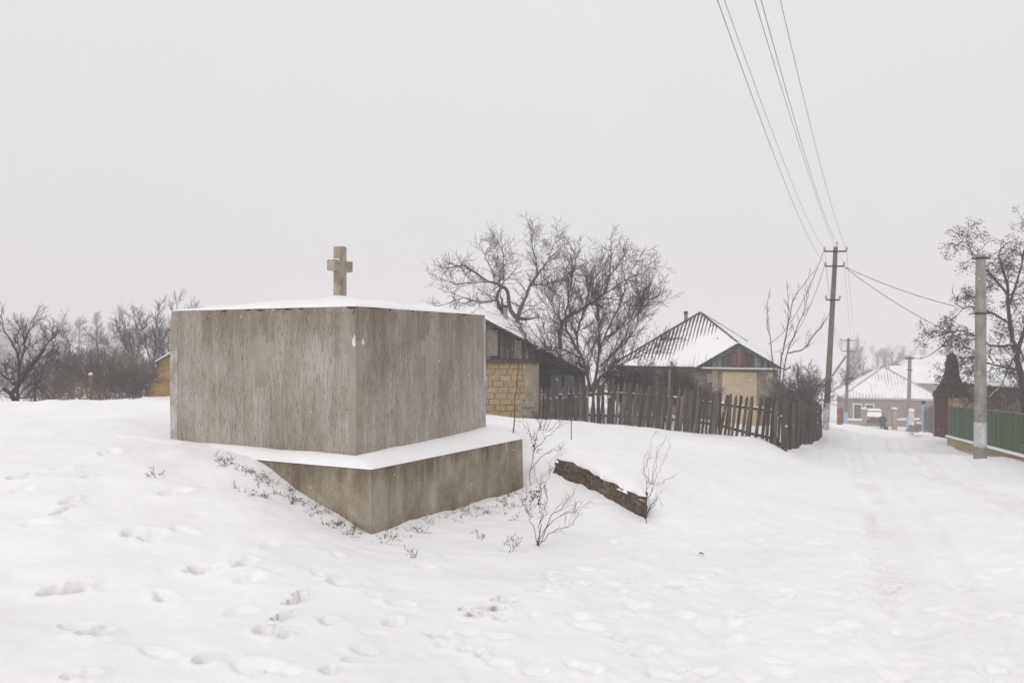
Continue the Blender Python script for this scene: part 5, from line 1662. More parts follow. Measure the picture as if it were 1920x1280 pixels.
# tree hung with seed pods behind the green fence
S_POD = dict(snowy=True, seg=(4, 4, 3), wig=(.14, .2, .25), up=(-.02, -.02, -.05), tip=(.55, .5, .5), n=(7, 5, 0), t0=(.2, .25, 0), ang=((.5, 1.1), (.5, 1.2), (0, 0)), lift=(.1, .0, 0), len=(.9, .55, .3), rad=(.024, .014, .010), rmin=.008, trunk_lv=0, L=None, podp=.92, podr=.085)
PODS = MB()
S_POD['pods'] = PODS
tb = W(1906, 790, 27.5)
def rt(*q): return [W(a, b, d) for a, b, d in q]
def rq(*q): return [W(a + 16, b if b > 770 else 770 + (b - 770) * .95, d) for a, b, d in q]
pod_tree, _ = tree('pod_tree', 'bare tree hung with dark clusters of pods behind the green fence', [
    (rq((1906, 830, 27.5), (1905, 770, 27.5), (1898, 700, 27.5), (1884, 640, 27.4), (1876, 580, 27.3), (1872, 520, 27.2), (1858, 470, 27)), .15, .03, 12, 0),
    (rq((1890, 665, 27.5), (1905, 610, 27.6), (1925, 560, 27.8), (1950, 500, 28)), .09, .03, 11, 0),
    (rq((1880, 600, 27.3), (1840, 575, 26.6), (1800, 565, 26), (1775, 585, 25.6)), .05, .014, 9, 0),
    (rq((1884, 640, 27.4), (1840, 640, 26.8), (1790, 612, 26.2), (1745, 622, 25.8)), .05, .012, 9, 0),
    (rq((1893, 690, 27.5), (1850, 680, 27), (1810, 668, 26.4), (1770, 690, 26)), .05, .012, 10, 0),
    (rq((1873, 540, 27.2), (1840, 500, 26.8), (1815, 470, 26.4), (1800, 440, 26.2)), .05, .014, 10, 0),
    (rq((1876, 560, 27.3), (1895, 500, 27.6), (1905, 450, 27.8), (1912, 405, 28)), .05, .014, 11, 0),
    (rq((1905, 610, 27.6), (1935, 640, 27.9), (1965, 660, 28), (2000, 690, 28)), .05, .014, 9, 0),
    (rq((1880, 620, 27.4), (1915, 690, 27), (1930, 720, 26.6)), .04, .014, 8, 0),
    (rq((1925, 560, 27.8), (1960, 470, 27.4), (1970, 400, 27)), .05, .014, 10, 0),
    (rq((1888, 655, 27.4), (1860, 720, 26.6), (1835, 745, 26.2)), .03, .012, 8, 0)], S_POD, 19, M_BARK_DARK, M_BARK_DARK, group='trees by the lane')
PODS.build('pod_clusters', M_POD, pod_tree)

# ------------------------------------------------------------------ left background: trees, thicket, wooded hill
S_LT = dict(thin=.72, seg=(4, 4, 3, 3), wig=(.09, .13, .18, .2), up=(.04, .05, .04, .04), tip=(.55, .45, .5, .6), n=(5, 4, 3, 0), t0=(.2, .2, .2, 0), ang=((.4, 1.0), (.4, 1.1), (.4, 1.1), (0, 0)), lift=(.2, .15, .1, 0), len=(.62, .38, .24, .14), rad=(.020, .012, .008, .006), rmin=.0050, trunk_lv=0, L=None)
def rl(*q): return [W(a, b if b > 760 else 760 + (b - 760) * .74, d) for a, b, d in q]
tree('roadside_tree', 'spreading bare tree at the left edge of the thicket', [
    (rl((30, 790, 22), (32, 745, 22), (35, 700, 22), (36, 650, 22), (26, 610, 22), (10, 575, 22)), .10, .015, 9, 0),
    (rl((35, 690, 22), (60, 650, 21.7), (85, 610, 21.5), (98, 585, 21.4)), .05, .012, 10, 0),
    (rl((36, 665, 22), (45, 620, 22.3), (48, 590, 22.5), (55, 565, 22.6)), .05, .012, 9, 0),
    (rl((33, 715, 22), (-5, 670, 21.5), (-35, 620, 21.2)), .05, .012, 9, 0),
    (rl((33, 735, 22), (60, 700, 21.6), (85, 660, 21.3)), .045, .012, 8, 0),
    (rl((28, 745, 22), (50, 735, 21.5), (75, 690, 21.2), (84, 655, 21.0)), .04, .02, 4, 0)], S_LT, 23, M_BARK_DARK, M_BARK_DARK, group='trees on the left')
for k, (bx, lean_, hgt, d, lb) in enumerate(((262, -30, 606, 36, 'upright bare tree, leftmost of the clump by the clay shed'), (285, 10, 590, 37, 'tallest upright bare tree in the clump by the clay shed'), (312, 20, 574, 38, 'upright bare tree rising right at the concrete block edge'), (135, -10, 640, 38, 'small bare tree alone in the middle of the thicket'), (190, -15, 636, 40, 'small bare tree between the lone one and the upright clump'))):
    rr = random.Random(200 + k)
    limbs = [(rt((bx, 770, d), (bx + lean_ * .3, 700, d), (bx + lean_ * .6, 640, d), (bx + lean_, hgt, d)), .085, .014, 12, 0)]
    for q in range(4 if k < 3 else 3):
        s = rr.uniform(-1, 1) * 45
        y0 = rr.uniform(660, 720); y1 = hgt + rr.uniform(8, 60)
        limbs.append((rt((bx + lean_ * .35, y0, d), (bx + lean_ * .4 + s * .45, (y0 + y1) / 2 + 10, d + rr.uniform(-.8, .8)), (bx + lean_ * .5 + s, y1, d + rr.uniform(-1.5, 1.5))), .04, .010, 11, 0))
    tree('slender_tree', lb, limbs, dict(S_LT, rmin=.0065, len=(.75, .48, .30, .18), lift=(.4, .3, .2, 0), n=(5, 4, 3, 0)), 300 + k, M_BARK, M_BARK, group='trees on the left')
# thicket: a mass nobody could count
TH = (MB(), MB())
rr = random.Random(77)
S_TH = dict(S_SHRUB, rmin=.0070, n=(5, 4, 3, 0), seg=(3, 3, 2, 1))
for k in range(27):
    px = rr.uniform(-120, 330); d = rr.uniform(24, 44)
    if px > 255 and d < 33: d = rr.uniform(33, 44)
    x = (px - 960) / FPX * d
    z = h_scalar(x, d)
    ytop = rr.uniform(655, 705)
    h = max(.9, EYE - (ytop - 640) / FPX * d - z) * (0.8 if px > 250 else 1)
    shrub('', '', Vector((x, d, z)), h, h * .5, 6, 500 + k, S=S_TH, collect=TH, nchild=5, scale=1.15, r0=.022)
TH[1].v, b0 = TH[1].v + TH[0].v, len(TH[1].v)
TH[1].f += [tuple(i + b0 for i in f) for f in TH[0].f]
tag(TH[1].build('thicket', M_THICKET), 'brown leafless thicket filling the hollow on the left', None, None, 'stuff')

# woods on the far hill: many brush-like crowns in one mass
wd = MB()
rr = random.Random(99)
def brush(mb, p, h, w, n):
    mb.tube([p, p + Vector((0, 0, h * .7))], [w * .06, w * .03], 3, cap=False)
    for k in range(n):
        t = rr.uniform(.1, .75)
        a = p + Vector((0, 0, h * t))
        an = rr.uniform(0, 6.28)
        e = a + Vector((math.cos(an) * w * rr.uniform(.3, 1) * .5, math.sin(an) * w * rr.uniform(.3, 1) * .5, h * (1 - t) * rr.uniform(.4, 1.0)))
        s = Vector((math.sin(an), -math.cos(an), 0)) * w * .035
        mb.add([a - s, a + s, e + s * .4, e - s * .4], [(0, 1, 2, 3)])
for k in range(560):
    d = rr.uniform(130, 330) if k < 520 else rr.uniform(200, 400)
    px = rr.uniform(-250, 420) if k < 520 else rr.uniform(1560, 1800)
    if k < 520 and px > 130 and rr.random() < .5: px = rr.uniform(-250, 130)
    x = (px - 960) / FPX * d
    brush(wd, Vector((x, d, h_scalar(x, d) - .3)), rr.uniform(4, 7.5), rr.uniform(3.5, 6), 34)
tag(wd.build('far_woods', M_BARK), 'hazy leafless woods on the distant hill', None, None, 'stuff')
# two lone trees fading on the slope, and trees behind the hip roof house
for k, (px, pyb, d, h, w, lb) in enumerate(((148, 655, 120, 5.2, 3.2, 'faint lone tree on the slope, nearer the left edge'), (181, 650, 120, 6.0, 3.2, 'faint lone tree with rounded top, nearer the upright clump'),
                                            (1592, 752, 100, 7.5, 6.5, 'hazy bare tree behind the small power pole'), (1618, 745, 105, 6.5, 6, 'hazy bare tree left of the hip roof ridge'), (1672, 738, 120, 6.5, 6, 'hazy bare tree right of the hip roof chimney'))):
    x = (px - 960) / FPX * d
    b = Vector((x, d, EYE - (pyb - 640) / FPX * d))
    b.z = min(b.z, h_scalar(x, d) + 1.0) if k > 1 else b.z
    r = root('far_tree', b, lb, 'tree', 0.0, 'hazy far trees')
    MB().tube([b - Vector((0, 0, 4 if k < 2 else 1.5)), b + Vector((0, 0, h * .35)), b + Vector((.1, 0, h * .8))], [.14, .10, .05], 6).build('trunk', M_BARK, r)
    T = (MB(), MB()); r2 = random.Random(900 + k)
    for q in range(15):
        t = r2.uniform(.15 if k > 1 else .35, .8)
        a = b + Vector((0, 0, h * t)); an = r2.uniform(0, 6.28)
        grow(T, r2, a, Vector((math.cos(an), math.sin(an), r2.uniform(.5, 1.6))).normalized(), w * .38 * r2.uniform(.6, 1.1), .05, 0,
             dict(seg=(3, 3, 2), wig=(.12, .15, .2), up=(.08, .05, .03), tip=(.5, .5, .6), n=(5, 4, 0), t0=(.25, .2, 0), ang=((.4, 1), (.4, 1), (0, 0)), lift=(.2, .1, 0), len=(w * .22, w * .13, w * .08), rad=(.03, .02, .014), rmin=.011, trunk_lv=-1, L=None))
    T[1].build('crown', M_BARK, r)

# ------------------------------------------------------------------ weeds and twigs in the snow
S_WEED = dict(seg=(4, 3, 2), wig=(.08, .12, .15), up=(.03, .03, .02), tip=(.5, .5, .6), n=(6, 3, 0), t0=(.25, .2, 0), ang=((.35, .85), (.4, 1.0), (0, 0)), lift=(.25, .15, 0), len=(.17, .08, .04), rad=(.0035, .0024, .002), rmin=.0012, trunk_lv=0, L=None)
def seed_heads(mb, rr, p, n, R, size):
    for k in range(n):
        c = p + Vector((rr.gauss(0, R), rr.gauss(0, R), rr.gauss(0, R)))
        a = Vector((rr.gauss(0, 1), rr.gauss(0, 1), rr.gauss(0, 1))).normalized() * size * rr.uniform(.5, 1.1)
        b = a.orthogonal().normalized() * size * rr.uniform(.25, .5); e = a.cross(b).normalized() * size * .3
        mb.add([c - b, c + e, c + b, c + a, c - e], [(0, 1, 3), (1, 2, 3), (2, 4, 3), (4, 0, 3), (0, 4, 2, 1)])
def weed(name, label, lines, d, seed, m=M_TWIG, r0=.006, n=6, S=S_WEED, heads=None, cat='plant', group='dry plants in the snow', hsize=.02):
    """lines: pixel polylines from the snow upward, at depth d (may drift in depth)"""
    rr = random.Random(seed)
    limbs = []
    for ln in lines:
        dd = d; P = []
        for i, (px, py) in enumerate(ln):
            P.append(W(px, py, dd)); dd += rr.uniform(-.05, .05)
        P[0] = P[0] - Vector((0, 0, .05))
        limbs.append((P, r0, r0 * .4, n, 0))
    r, T = tree(name, label, limbs, S, seed, m, m, group, cat)
    if heads:
        mb = MB()
        for px, py, k in heads:
            seed_heads(mb, rr, W(px, py, d), k, hsize * .9, hsize)
        tag(mb.build('seed_heads', m, r), kind='stuff')
    return r
def depth_at(px, py): return hit(px, py).y
dw = depth_at(990, 914)
weed('tall_weed', 'tall dry weed with curled brown leaves at the plinth end', [[(992, 912), (997, 870), (1003, 830), (1012, 795), (1020, 780)], [(997, 872), (1020, 852), (1045, 842), (1052, 846)], [(1000, 850), (1022, 822), (1042, 806), (1050, 800)], [(1003, 835), (992, 812), (982, 795)]], dw, 1, r0=.0044, n=3,
     heads=[(1000, 836, 14), (1003, 824, 10), (1008, 845, 8), (995, 815, 5)], hsize=.022)
dw = depth_at(1008, 1024)
weed('bare_twig_bush', 'small bare bush with fanned twigs in the snow before the plinth end', [[(1006, 1022), (1004, 990), (994, 965), (978, 930), (965, 915)], [(1008, 1022), (1016, 985), (1024, 950), (1022, 915), (1030, 890)], [(1008, 1020), (1022, 990), (1048, 968), (1078, 958)], [(1010, 1015), (1035, 995), (1062, 985), (1076, 975)],
     [(1006, 1010), (1014, 975), (1012, 940), (1010, 908)], [(1010, 1010), (1030, 975), (1050, 955), (1062, 945)]], dw, 2, r0=.0036, n=4, heads=[(1008, 925, 16), (1010, 940, 14), (1001, 935, 12), (1015, 915, 6)], hsize=.022)
dw = depth_at(962, 812)
weed('thin_sapling', 'thin lone sapling stem standing behind the plinth before the stone shed', [[(962, 814), (963, 770), (969, 735), (972, 690)]], dw, 3, r0=.011, n=1, S=dict(S_WEED, n=(1, 1, 0)))
st = root('thin_stake', hit(1071, 823), 'short thin stake stuck upright in the snow before the short fence', 'stake')
b = hit(1071, 823)
MB().tube([b - Vector((0, 0, .1)), b + Vector((0, 0, .14)), b + Vector((.004, 0, .30))], [.008, .007, .006], 6).build('shaft', M_TWIG, st)
dw = depth_at(1222, 905)
weed('dry_grass_clump', 'clump of tall thin dry stalks behind the stone slab', [[(1218, 905), (1213, 870), (1218, 845), (1226, 815)], [(1222, 906), (1226, 870), (1238, 842), (1246, 825)], [(1225, 905), (1238, 880), (1250, 850), (1255, 835)], [(1215, 904), (1207, 875), (1212, 850)], [(1220, 905), (1232, 862), (1236, 835)], [(1232, 902), (1248, 898), (1262, 892)], [(1216, 905), (1210, 880), (1216, 860)]], dw, 4, M_STRAW, r0=.0026, n=2,
     S=dict(S_WEED, n=(2, 1, 0), len=(.07, .04, .02), ang=((.15, .4), (.2, .5), (0, 0)), rmin=.0013))
dw = depth_at(1213, 972)
weed('forked_twig', 'dark forked twig sticking up at the low end of the stone slab', [[(1213, 970), (1212, 945), (1214, 915), (1211, 893)], [(1213, 960), (1222, 945), (1232, 930)], [(1213, 940), (1220, 925), (1226, 912)], [(1213, 950), (1224, 942), (1236, 935)]], dw - .03, 5, r0=.005, n=1, S=dict(S_WEED, n=(1, 1, 0), len=(.08, .04, .02)))
dw = depth_at(962, 1038)
weed('wispy_weed', 'wispy pale weed low in the snow between plinth and fanned bush', [[(962, 1036), (966, 1022), (974, 1010)], [(962, 1036), (956, 1022), (950, 1016)], [(962, 1035), (963, 1018), (960, 1008)]], dw, 6, r0=.0025, n=4, S=dict(S_WEED, len=(.05, .03, .02)))
for k, (px, py, lb) in enumerate(((768, 1052, 'tiny curled weed lying alone before the plinth corner'), (895, 1018, 'tiny bent stalk with leaf in the snow before the plinth side'), (290, 902, 'tiny forked sprig on the open snow of the bank'), (730, 1020, 'tiny dark sprig just off the plinth corner'))):
    dw = depth_at(px, py)
    weed('snow_sprig', lb, [[(px, py), (px + 3, py - 12), (px - 4, py - 22)], [(px, py), (px + 8, py - 10), (px + 13, py - 14)], [(px, py), (px - 8, py - 8), (px - 12, py - 9)]], dw, 20 + k, r0=.003, n=3, S=dict(S_WEED, len=(.045, .025, .015)), heads=[(px + 2, py - 6, 5)], hsize=.014)
dw = 15.0
weed('dry_flower_stalks', 'dry flower stalks with snow capped heads before the short fence', [[(1012, 805), (1016, 785), (1018, 772)], [(1018, 805), (1026, 782), (1030, 766)], [(1022, 805), (1034, 785), (1040, 770)], [(1015, 804), (1010, 790), (1004, 780)], [(1026, 806), (1044, 792), (1052, 786)]], dw, 30, r0=.007, n=2,
     S=dict(S_WEED, rmin=.003), heads=[(1018, 770, 6), (1030, 764, 6), (1040, 768, 6), (1004, 778, 6), (1052, 785, 6)], hsize=.035)
p = on_ground(1315, 1028)
lf = MB()
P = np.zeros((9, 5, 3))
for i in range(9):
    for j in range(5):
        a = i / 8; wdt = math.sin(math.pi * a) * .012 + .001
        P[i, j] = (p.x - .02 + a * .045, p.y + (j - 2) / 2 * wdt, p.z + .008 + .012 * math.sin(a * 3.4) + ((j - 2) / 2) ** 2 * .008)
grid_mesh(P, lf)
tag(lf.build('curled_leaf', M_TWIG, smooth=True), 'single curled brown leaf lying on the snowy lane', 'leaf')

# low litter of stalks along the plinth: nobody could count it
rr = random.Random(55)
lit = (MB(), MB())
def inpoly(pts):
    a, b = rr.random(), rr.random()
    (x0, y0), (x1, y1), (x2, y2), (x3, y3) = pts
    xa, ya = x0 + (x1 - x0) * a, y0 + (y1 - y0) * a
    xb, yb = x3 + (x2 - x3) * a, y3 + (y2 - y3) * a
    return xa + (xb - xa) * b, ya + (yb - ya) * b
spots = [((450, 868), (600, 948), (590, 966), (440, 925), 44), ((590, 950), (690, 1012), (670, 1022), (570, 975), 24), ((700, 1012), (860, 968), (880, 985), (720, 1030), 22), ((860, 968), (985, 920), (1010, 945), (880, 985), 34), ((400, 842), (470, 870), (450, 890), (390, 858), 14), ((980, 915), (1040, 960), (1000, 990), (900, 980), 16)]
for q in spots:
    for k in range(q[4]):
        px, py = inpoly(q[:4])
        b = on_ground(px, py)
        for s in range(rr.randint(1, 4)):
            grow(lit, rr, b - Vector((0, 0, .015)), Vector((rr.gauss(0, .8), rr.gauss(0, .8), rr.uniform(.25, .9))).normalized(), rr.uniform(.03, .10), .0018, 0,
                 dict(seg=(3, 2), wig=(.2, .25), up=(0, 0), tip=(.6, .6), n=(3, 0), t0=(.2, 0), ang=((.4, 1.1), (0, 0)), lift=(.05, 0), len=(.035, .02), rad=(.0013, .001), rmin=.0009, trunk_lv=9, L=None))
        if rr.random() < .55: seed_heads(lit[0], rr, b + Vector((0, 0, .02)), rr.randint(2, 6), .012, .016)
tag(lit[0].build('dry_weeds', M_TWIG), 'low dry weeds poking through the snow along the plinth', None, None, 'stuff')

# straw, posts and a broken branch on the left crest
for k, (lines, d, lb) in enumerate((([[(172, 770), (170, 740), (172, 712)], [(176, 770), (184, 745), (162, 715)], [(180, 770), (165, 740), (152, 718)], [(168, 770), (160, 750), (148, 738)], [(185, 772), (196, 755), (204, 748)], [(178, 770), (178, 748), (186, 728)]], 15.5, 'tuft of tall straw behind the snow hump on the bank crest'),
                                    ([[(90, 772), (100, 740), (118, 718)], [(95, 772), (110, 745), (125, 730)], [(85, 772), (82, 752), (88, 735)], [(100, 772), (112, 757), (128, 748)]], 16.0, 'thin sheaf of straw leaning beside the iron post on the bank crest'))):
    weed('straw_tuft', lb, lines, d, 40 + k, M_STRAW, r0=.010, n=5, S=dict(S_WEED, len=(.22, .12, .06), rmin=.004), group='straw on the bank crest')
ip = root('iron_post', W(67, 775, 16), 'thin dark iron post with a slanting stay on the bank crest', 'post')
MB().tube([W(67, 778, 16), W(65, 715, 16)], [.018, .016], 6).build('shaft', M_IRON, ip)
MB().tube([W(65, 718, 16), W(90, 745, 16.2), W(112, 765, 16.4)], [.012, .012, .012], 5).build('stay', M_IRON, ip)
wp = root('broken_post', W(171, 770, 16.5), 'short broken wooden post with a snow cap in the straw tuft', 'post')
MB().tube([W(171, 772, 16.5), W(171, 730, 16.5), W(170, 702, 16.5)], [.045, .042, .036], 8).build('shaft', M_STRAW, wp)
MB().tube([W(170, 703, 16.5), W(170, 700, 16.5), W(170, 698, 16.5)], [.05, .04, .012], 8).build('snow_cap', M_SNOW, wp, smooth=True)
bb = root('fallen_branch', W(20, 770, 15), 'crooked fallen branch slanting up from the bank crest', 'branch')
MB().tube([W(20, 740, 15), W(30, 728, 15.1), W(48, 700, 15.3), W(72, 670, 15.6), W(84, 655, 15.8)], [.05, .045, .04, .032, .02], 8).build('limb', M_BARK_DARK, bb)
MB().tube([W(30, 770, 15.1), W(26, 748, 15.05), W(20, 738, 15), W(6, 728, 14.9)], [.045, .05, .045, .03], 8).build('fork', M_BARK_DARK, bb)
sb = root('snow_hump', on_ground(136, 764), 'snow covered stone on the bank crest', 'stone')
c = W(136, 762, 11.2)
rough_block(c - Vector((.16, .1, .14)), Vector((.32, 0, 0)), Vector((0, .2, 0)), Vector((0, 0, .15)), (10, 8, 6), .04, 7.0, 9).build('stone', M_STONE_DARK, sb, fix=True)

# ------------------------------------------------------------------ things at the far end of the lane
def pillar(px, yt, yb, d, w, label, m):
    b = W(px, yb, d); t = W(px, yt, d)
    r = root('gate_pillar', b, label, 'pillar', 0.0, 'gate pillars')
    r['kind'] = 'thing'
    h = t.z - b.z
    MB().box((0, 0, h / 2 - .2), (w, w, h + .4)).build('shaft', m, r, local=True, bevel=.015)
    MB().box((0, 0, h + .04), (w * 1.25, w * 1.25, .08)).build('cap', m, r, local=True, bevel=.01)
    MB().hexa([(-w * .6, -w * .6, h + .08), (w * .6, -w * .6, h + .08), (w * .6, w * .6, h + .08), (-w * .6, w * .6, h + .08)], [(-w * .4, -w * .4, h + .22), (w * .4, -w * .4, h + .22), (w * .4, w * .4, h + .22), (-w * .4, w * .4, h + .22)]).build('snow_cap', M_SNOW, r, local=True, fix=True, bevel=.03)
pillar(1620, 768, 797, 68, .36, 'beige gate pillar in front of the white windows', M_PLASTER)
pillar(1677, 768, 797, 68, .36, 'beige gate pillar right of the walking person', M_PLASTER)
pillar(1709, 772, 810, 45, .22, 'slim white post with snow cap beside the pale concrete post', M_WHITE)
lw = root('low_wall', W(1602, 797, 68), 'low beige wall with snow on it before the white windows', 'wall')
lw['kind'] = 'thing'
MB().bar(W(1586, 792, 68), W(1616, 793, 68), .3, .55).build('masonry', M_PLASTER, lw, bevel=.02)
MB().bar(W(1586, 785.5, 68), W(1616, 786.5, 68), .34, .14).build('snow_cap', M_SNOW, lw, bevel=.05)
lw2 = root('low_wall', W(1700, 797, 68), 'low wall with snow between gate pillar and pale concrete post', 'wall')
lw2['kind'] = 'thing'
MB().bar(W(1681, 792, 68), W(1725, 791, 67), .3, .5).build('masonry', M_GREYPLASTER, lw2, bevel=.02)
MB().bar(W(1681, 786, 68), W(1725, 785, 67), .34, .14).build('snow_cap', M_SNOW, lw2, bevel=.05)
rg = root('red_gate', W(1575, 800, 52), 'small rusty red gate panel between shrub and distant power pole', 'gate')
for k in range(5):
    MB().box(W(1570.5 + k * 2.2, 780, 52) , (.075, .03, 1.2)).build('board', M_RED, rg)
MB().box(W(1575, 772, 52.05), (.46, .04, .06)).build('rail', M_WOOD_DARK, rg)
MB().box(W(1575, 790, 52.05), (.46, .04, .06)).build('rail', M_WOOD_DARK, rg)
gp = root('grey_gate_post', W(1731, 806, 41), 'blue grey post with small lamp head by the grey slat fence', 'post')
MB().tube([W(1731, 808, 41), W(1730.5, 756, 41)], [.085, .075], 8).build('shaft', M_BLUEWASH, gp)
MB().tube([W(1730.5, 756, 41), W(1731, 753, 40.9), W(1735, 754, 40.8)], [.09, .07, .05], 8).build('lamp_head', M_IRON, gp)
fence('slat_fence', 'pale grey slat fence between lamp post and maroon gate', [(1733, 764, 805, 42), (1745, 762, 806, 36), (1756, 758, 810, 31.5)], 0.17, lambda f: 0.0, 33, [(1733, 762, 806, 42, .06), (1756, 752, 812, 31.3, .06)], raw=0.0, gap_prob=0.0, wscale=(1.0, 1.2),
      pk=[picket_mesh('picket', M_GREYBOARD, k, 120 + k) for k in range(3)], group='slat fence by the gate')
for k, (px, py, d, s, lb) in enumerate(((1717, 803, 44, .34, 'grey rubble stone, the larger of two at the foot of the lamp post'), (1724, 799, 43, .26, 'grey rubble stone, the smaller of two at the foot of the lamp post'))):
    c = W(px, py, d); r = root('rubble_stone', c, lb, 'stone', .4 + k, 'rubble by the lamp post')
    rough_block(Vector((-s, -s * .7, -s * .5)), Vector((2 * s, 0, 0)), Vector((0, 1.4 * s, 0)), Vector((0, 0, s * 1.1)), (8, 8, 6), .16, 3.0, k).build('stone', M_GREYPLASTER, r, local=True, fix=True)
    rough_block(Vector((-s * .8, -s * .5, s * .55)), Vector((1.6 * s, 0, 0)), Vector((0, 1.1 * s, 0)), Vector((0, 0, .10)), (8, 8, 3), .07, 3.0, k).build('snow_cap', M_SNOW, r, local=True, fix=True)

# parked car under snow
car = root('parked_car', W(1639, 795, 70), 'dark red car under thick snow parked before the hip roof house', 'car', rz=-0.42)
prof = [(-2.0, .32), (2.0, .32), (2.02, .75), (1.25, .88), (.72, 1.32), (-.85, 1.38), (-1.65, .95), (-2.02, .86)]   # (along, up); +along is away
def side(sx, inset=0.0): return [(sx * (.80 - (inset if z_ > .95 else 0)), y_, z_) for y_, z_ in prof]
MB().hexa(side(-1, .14), side(1, .14)).build('body', M_CARPAINT, car, local=True, fix=True, bevel=.05)
for sx in (-1, 1):
    for y_ in (-1.25, 1.25):
        wl_ = MB().tube([(sx * .62, y_, .31), (sx * .80, y_, .31)], [.31, .31], 18).build('wheel', M_RUBBER, car, local=True)
        MB().tube([(sx * .79, y_, .31), (sx * .815, y_, .31)], [.18, .17], 14).build('rim', M_PORCELAIN, wl_, local=True)
    MB().box((sx * .58, -2.03, .70), (.28, .05, .14)).build('headlight', M_PORCELAIN, car, local=True, bevel=.015)
MB().hexa([(-.60, -1.66, .95), (.60, -1.66, .95), (.55, -.92, 1.35), (-.55, -.92, 1.35)], [(-.60, -1.70, .97), (.60, -1.70, .97), (.55, -.96, 1.37), (-.55, -.96, 1.37)]).build('windscreen', M_GLASS, car, local=True, fix=True)
for sx in (-1, 1):
    MB().hexa([(sx * .665, -1.35, 1.0), (sx * .665, 1.0, 1.0), (sx * .655, .6, 1.28), (sx * .655, -.8, 1.3)], [(sx * .70, -1.35, 1.0), (sx * .70, 1.0, 1.0), (sx * .675, .6, 1.28), (sx * .675, -.8, 1.3)]).build('side_window', M_GLASS, car, local=True, fix=True)
MB().box((0, -2.05, .42), (1.5, .10, .18)).build('bumper', M_IRON, car, local=True, bevel=.02)
MB().hexa([(-.66, -.95, 1.37), (.66, -.95, 1.37), (.66, .75, 1.33), (-.66, .75, 1.33)], [(-.55, -.85, 1.52), (.55, -.85, 1.52), (.55, .65, 1.48), (-.55, .65, 1.48)]).build('roof_snow', M_SNOW, car, local=True, fix=True, bevel=.04)
MB().hexa([(-.74, -2.0, .88), (.74, -2.0, .88), (.68, -1.2, 1.2), (-.68, -1.2, 1.2)], [(-.66, -1.95, 1.02), (.66, -1.95, 1.02), (.60, -1.25, 1.32), (-.60, -1.25, 1.32)]).build('bonnet_snow', M_SNOW, car, local=True, fix=True, bevel=.04)

# ------------------------------------------------------------------ person walking up the lane with cane and bag
pp = W(1655, 811, 62.0)
pp.z = gz(pp.x, pp.y)
per = root('person', pp, 'person in dark coat and cap walking up the snowy lane with cane and bag', 'person', rz=-0.49)
# local frame: -y towards the camera
J = {  # joint: (x, y, z, rx, ry)
    'pelvis': (0, 0, .88, .17, .13), 'waist': (0, -.01, 1.06, .18, .13), 'chest': (0, -.03, 1.26, .20, .14), 'neck': (0, -.05, 1.42, .07, .07), 'chin': (0, -.07, 1.50, .075, .085), 'head': (0, -.075, 1.58, .082, .10), 'crown': (0, -.06, 1.66, .065, .08),
    'shL': (.19, -.03, 1.34, .085, .085), 'elL': (.27, -.01, 1.07, .065, .065), 'wrL': (.27, -.08, .84, .045, .045), 'haL': (.27, -.10, .75, .045, .03),
    'shR': (-.19, -.03, 1.34, .085, .085), 'elR': (-.28, .02, 1.08, .065, .065), 'wrR': (-.31, -.16, .92, .045, .045), 'haR': (-.31, -.22, .88, .045, .03),
    'hipL': (.10, 0, .82, .12, .12), 'knL': (.11, -.10, .47, .085, .085), 'anL': (.11, .02, .10, .06, .06), 'toL': (.12, -.14, .05, .05, .04),
    'hipR': (-.10, 0, .82, .12, .12), 'knR': (-.10, .02, .46, .085, .085), 'anR': (-.10, .16, .12, .06, .06), 'toR': (-.11, .02, .06, .05, .04),
    'hem': (0, 0, .70, .20, .15)}
EDG = [('pelvis', 'waist'), ('waist', 'chest'), ('chest', 'neck'), ('neck', 'chin'), ('chin', 'head'), ('head', 'crown'), ('chest', 'shL'), ('shL', 'elL'), ('elL', 'wrL'), ('wrL', 'haL'), ('chest', 'shR'), ('shR', 'elR'), ('elR', 'wrR'), ('wrR', 'haR'),
       ('pelvis', 'hipL'), ('hipL', 'knL'), ('knL', 'anL'), ('anL', 'toL'), ('pelvis', 'hipR'), ('hipR', 'knR'), ('knR', 'anR'), ('anR', 'toR')]
keys = [k for k in J if k != 'hem']
me = bpy.data.meshes.new('body_skeleton')
me.from_pydata([J[k][:3] for k in keys], [(keys.index(a), keys.index(b)) for a, b in EDG], [])
tmp = bpy.data.objects.new('body_skeleton', me)
COL.objects.link(tmp)
sk = tmp.modifiers.new('skin', 'SKIN')
for i, k in enumerate(keys):
    me.skin_vertices[0].data[i].radius = (J[k][3], J[k][4])
    me.skin_vertices[0].data[i].use_root = (k == 'pelvis')
ss = tmp.modifiers.new('sub', 'SUBSURF'); ss.levels = 2; ss.render_levels = 2
dg = bpy.context.evaluated_depsgraph_get(); dg.update()
bme = bpy.data.meshes.new_from_object(tmp.evaluated_get(dg))
bpy.data.objects.remove(tmp, do_unlink=True)
bme.name = 'body'
bme.materials.clear(); bme.materials.append(M_CLOTH); bme.materials.append(M_SKIN); bme.materials.append(M_RUBBER)
for pg in bme.polygons:
    c = pg.center
    pg.use_smooth = True
    pg.material_index = 1 if c.z > 1.43 else 2 if c.z < .14 else 1 if (abs(c.x) > .2 and c.z < .93 and c.y < -.04) else 0
link('body', bme, per)
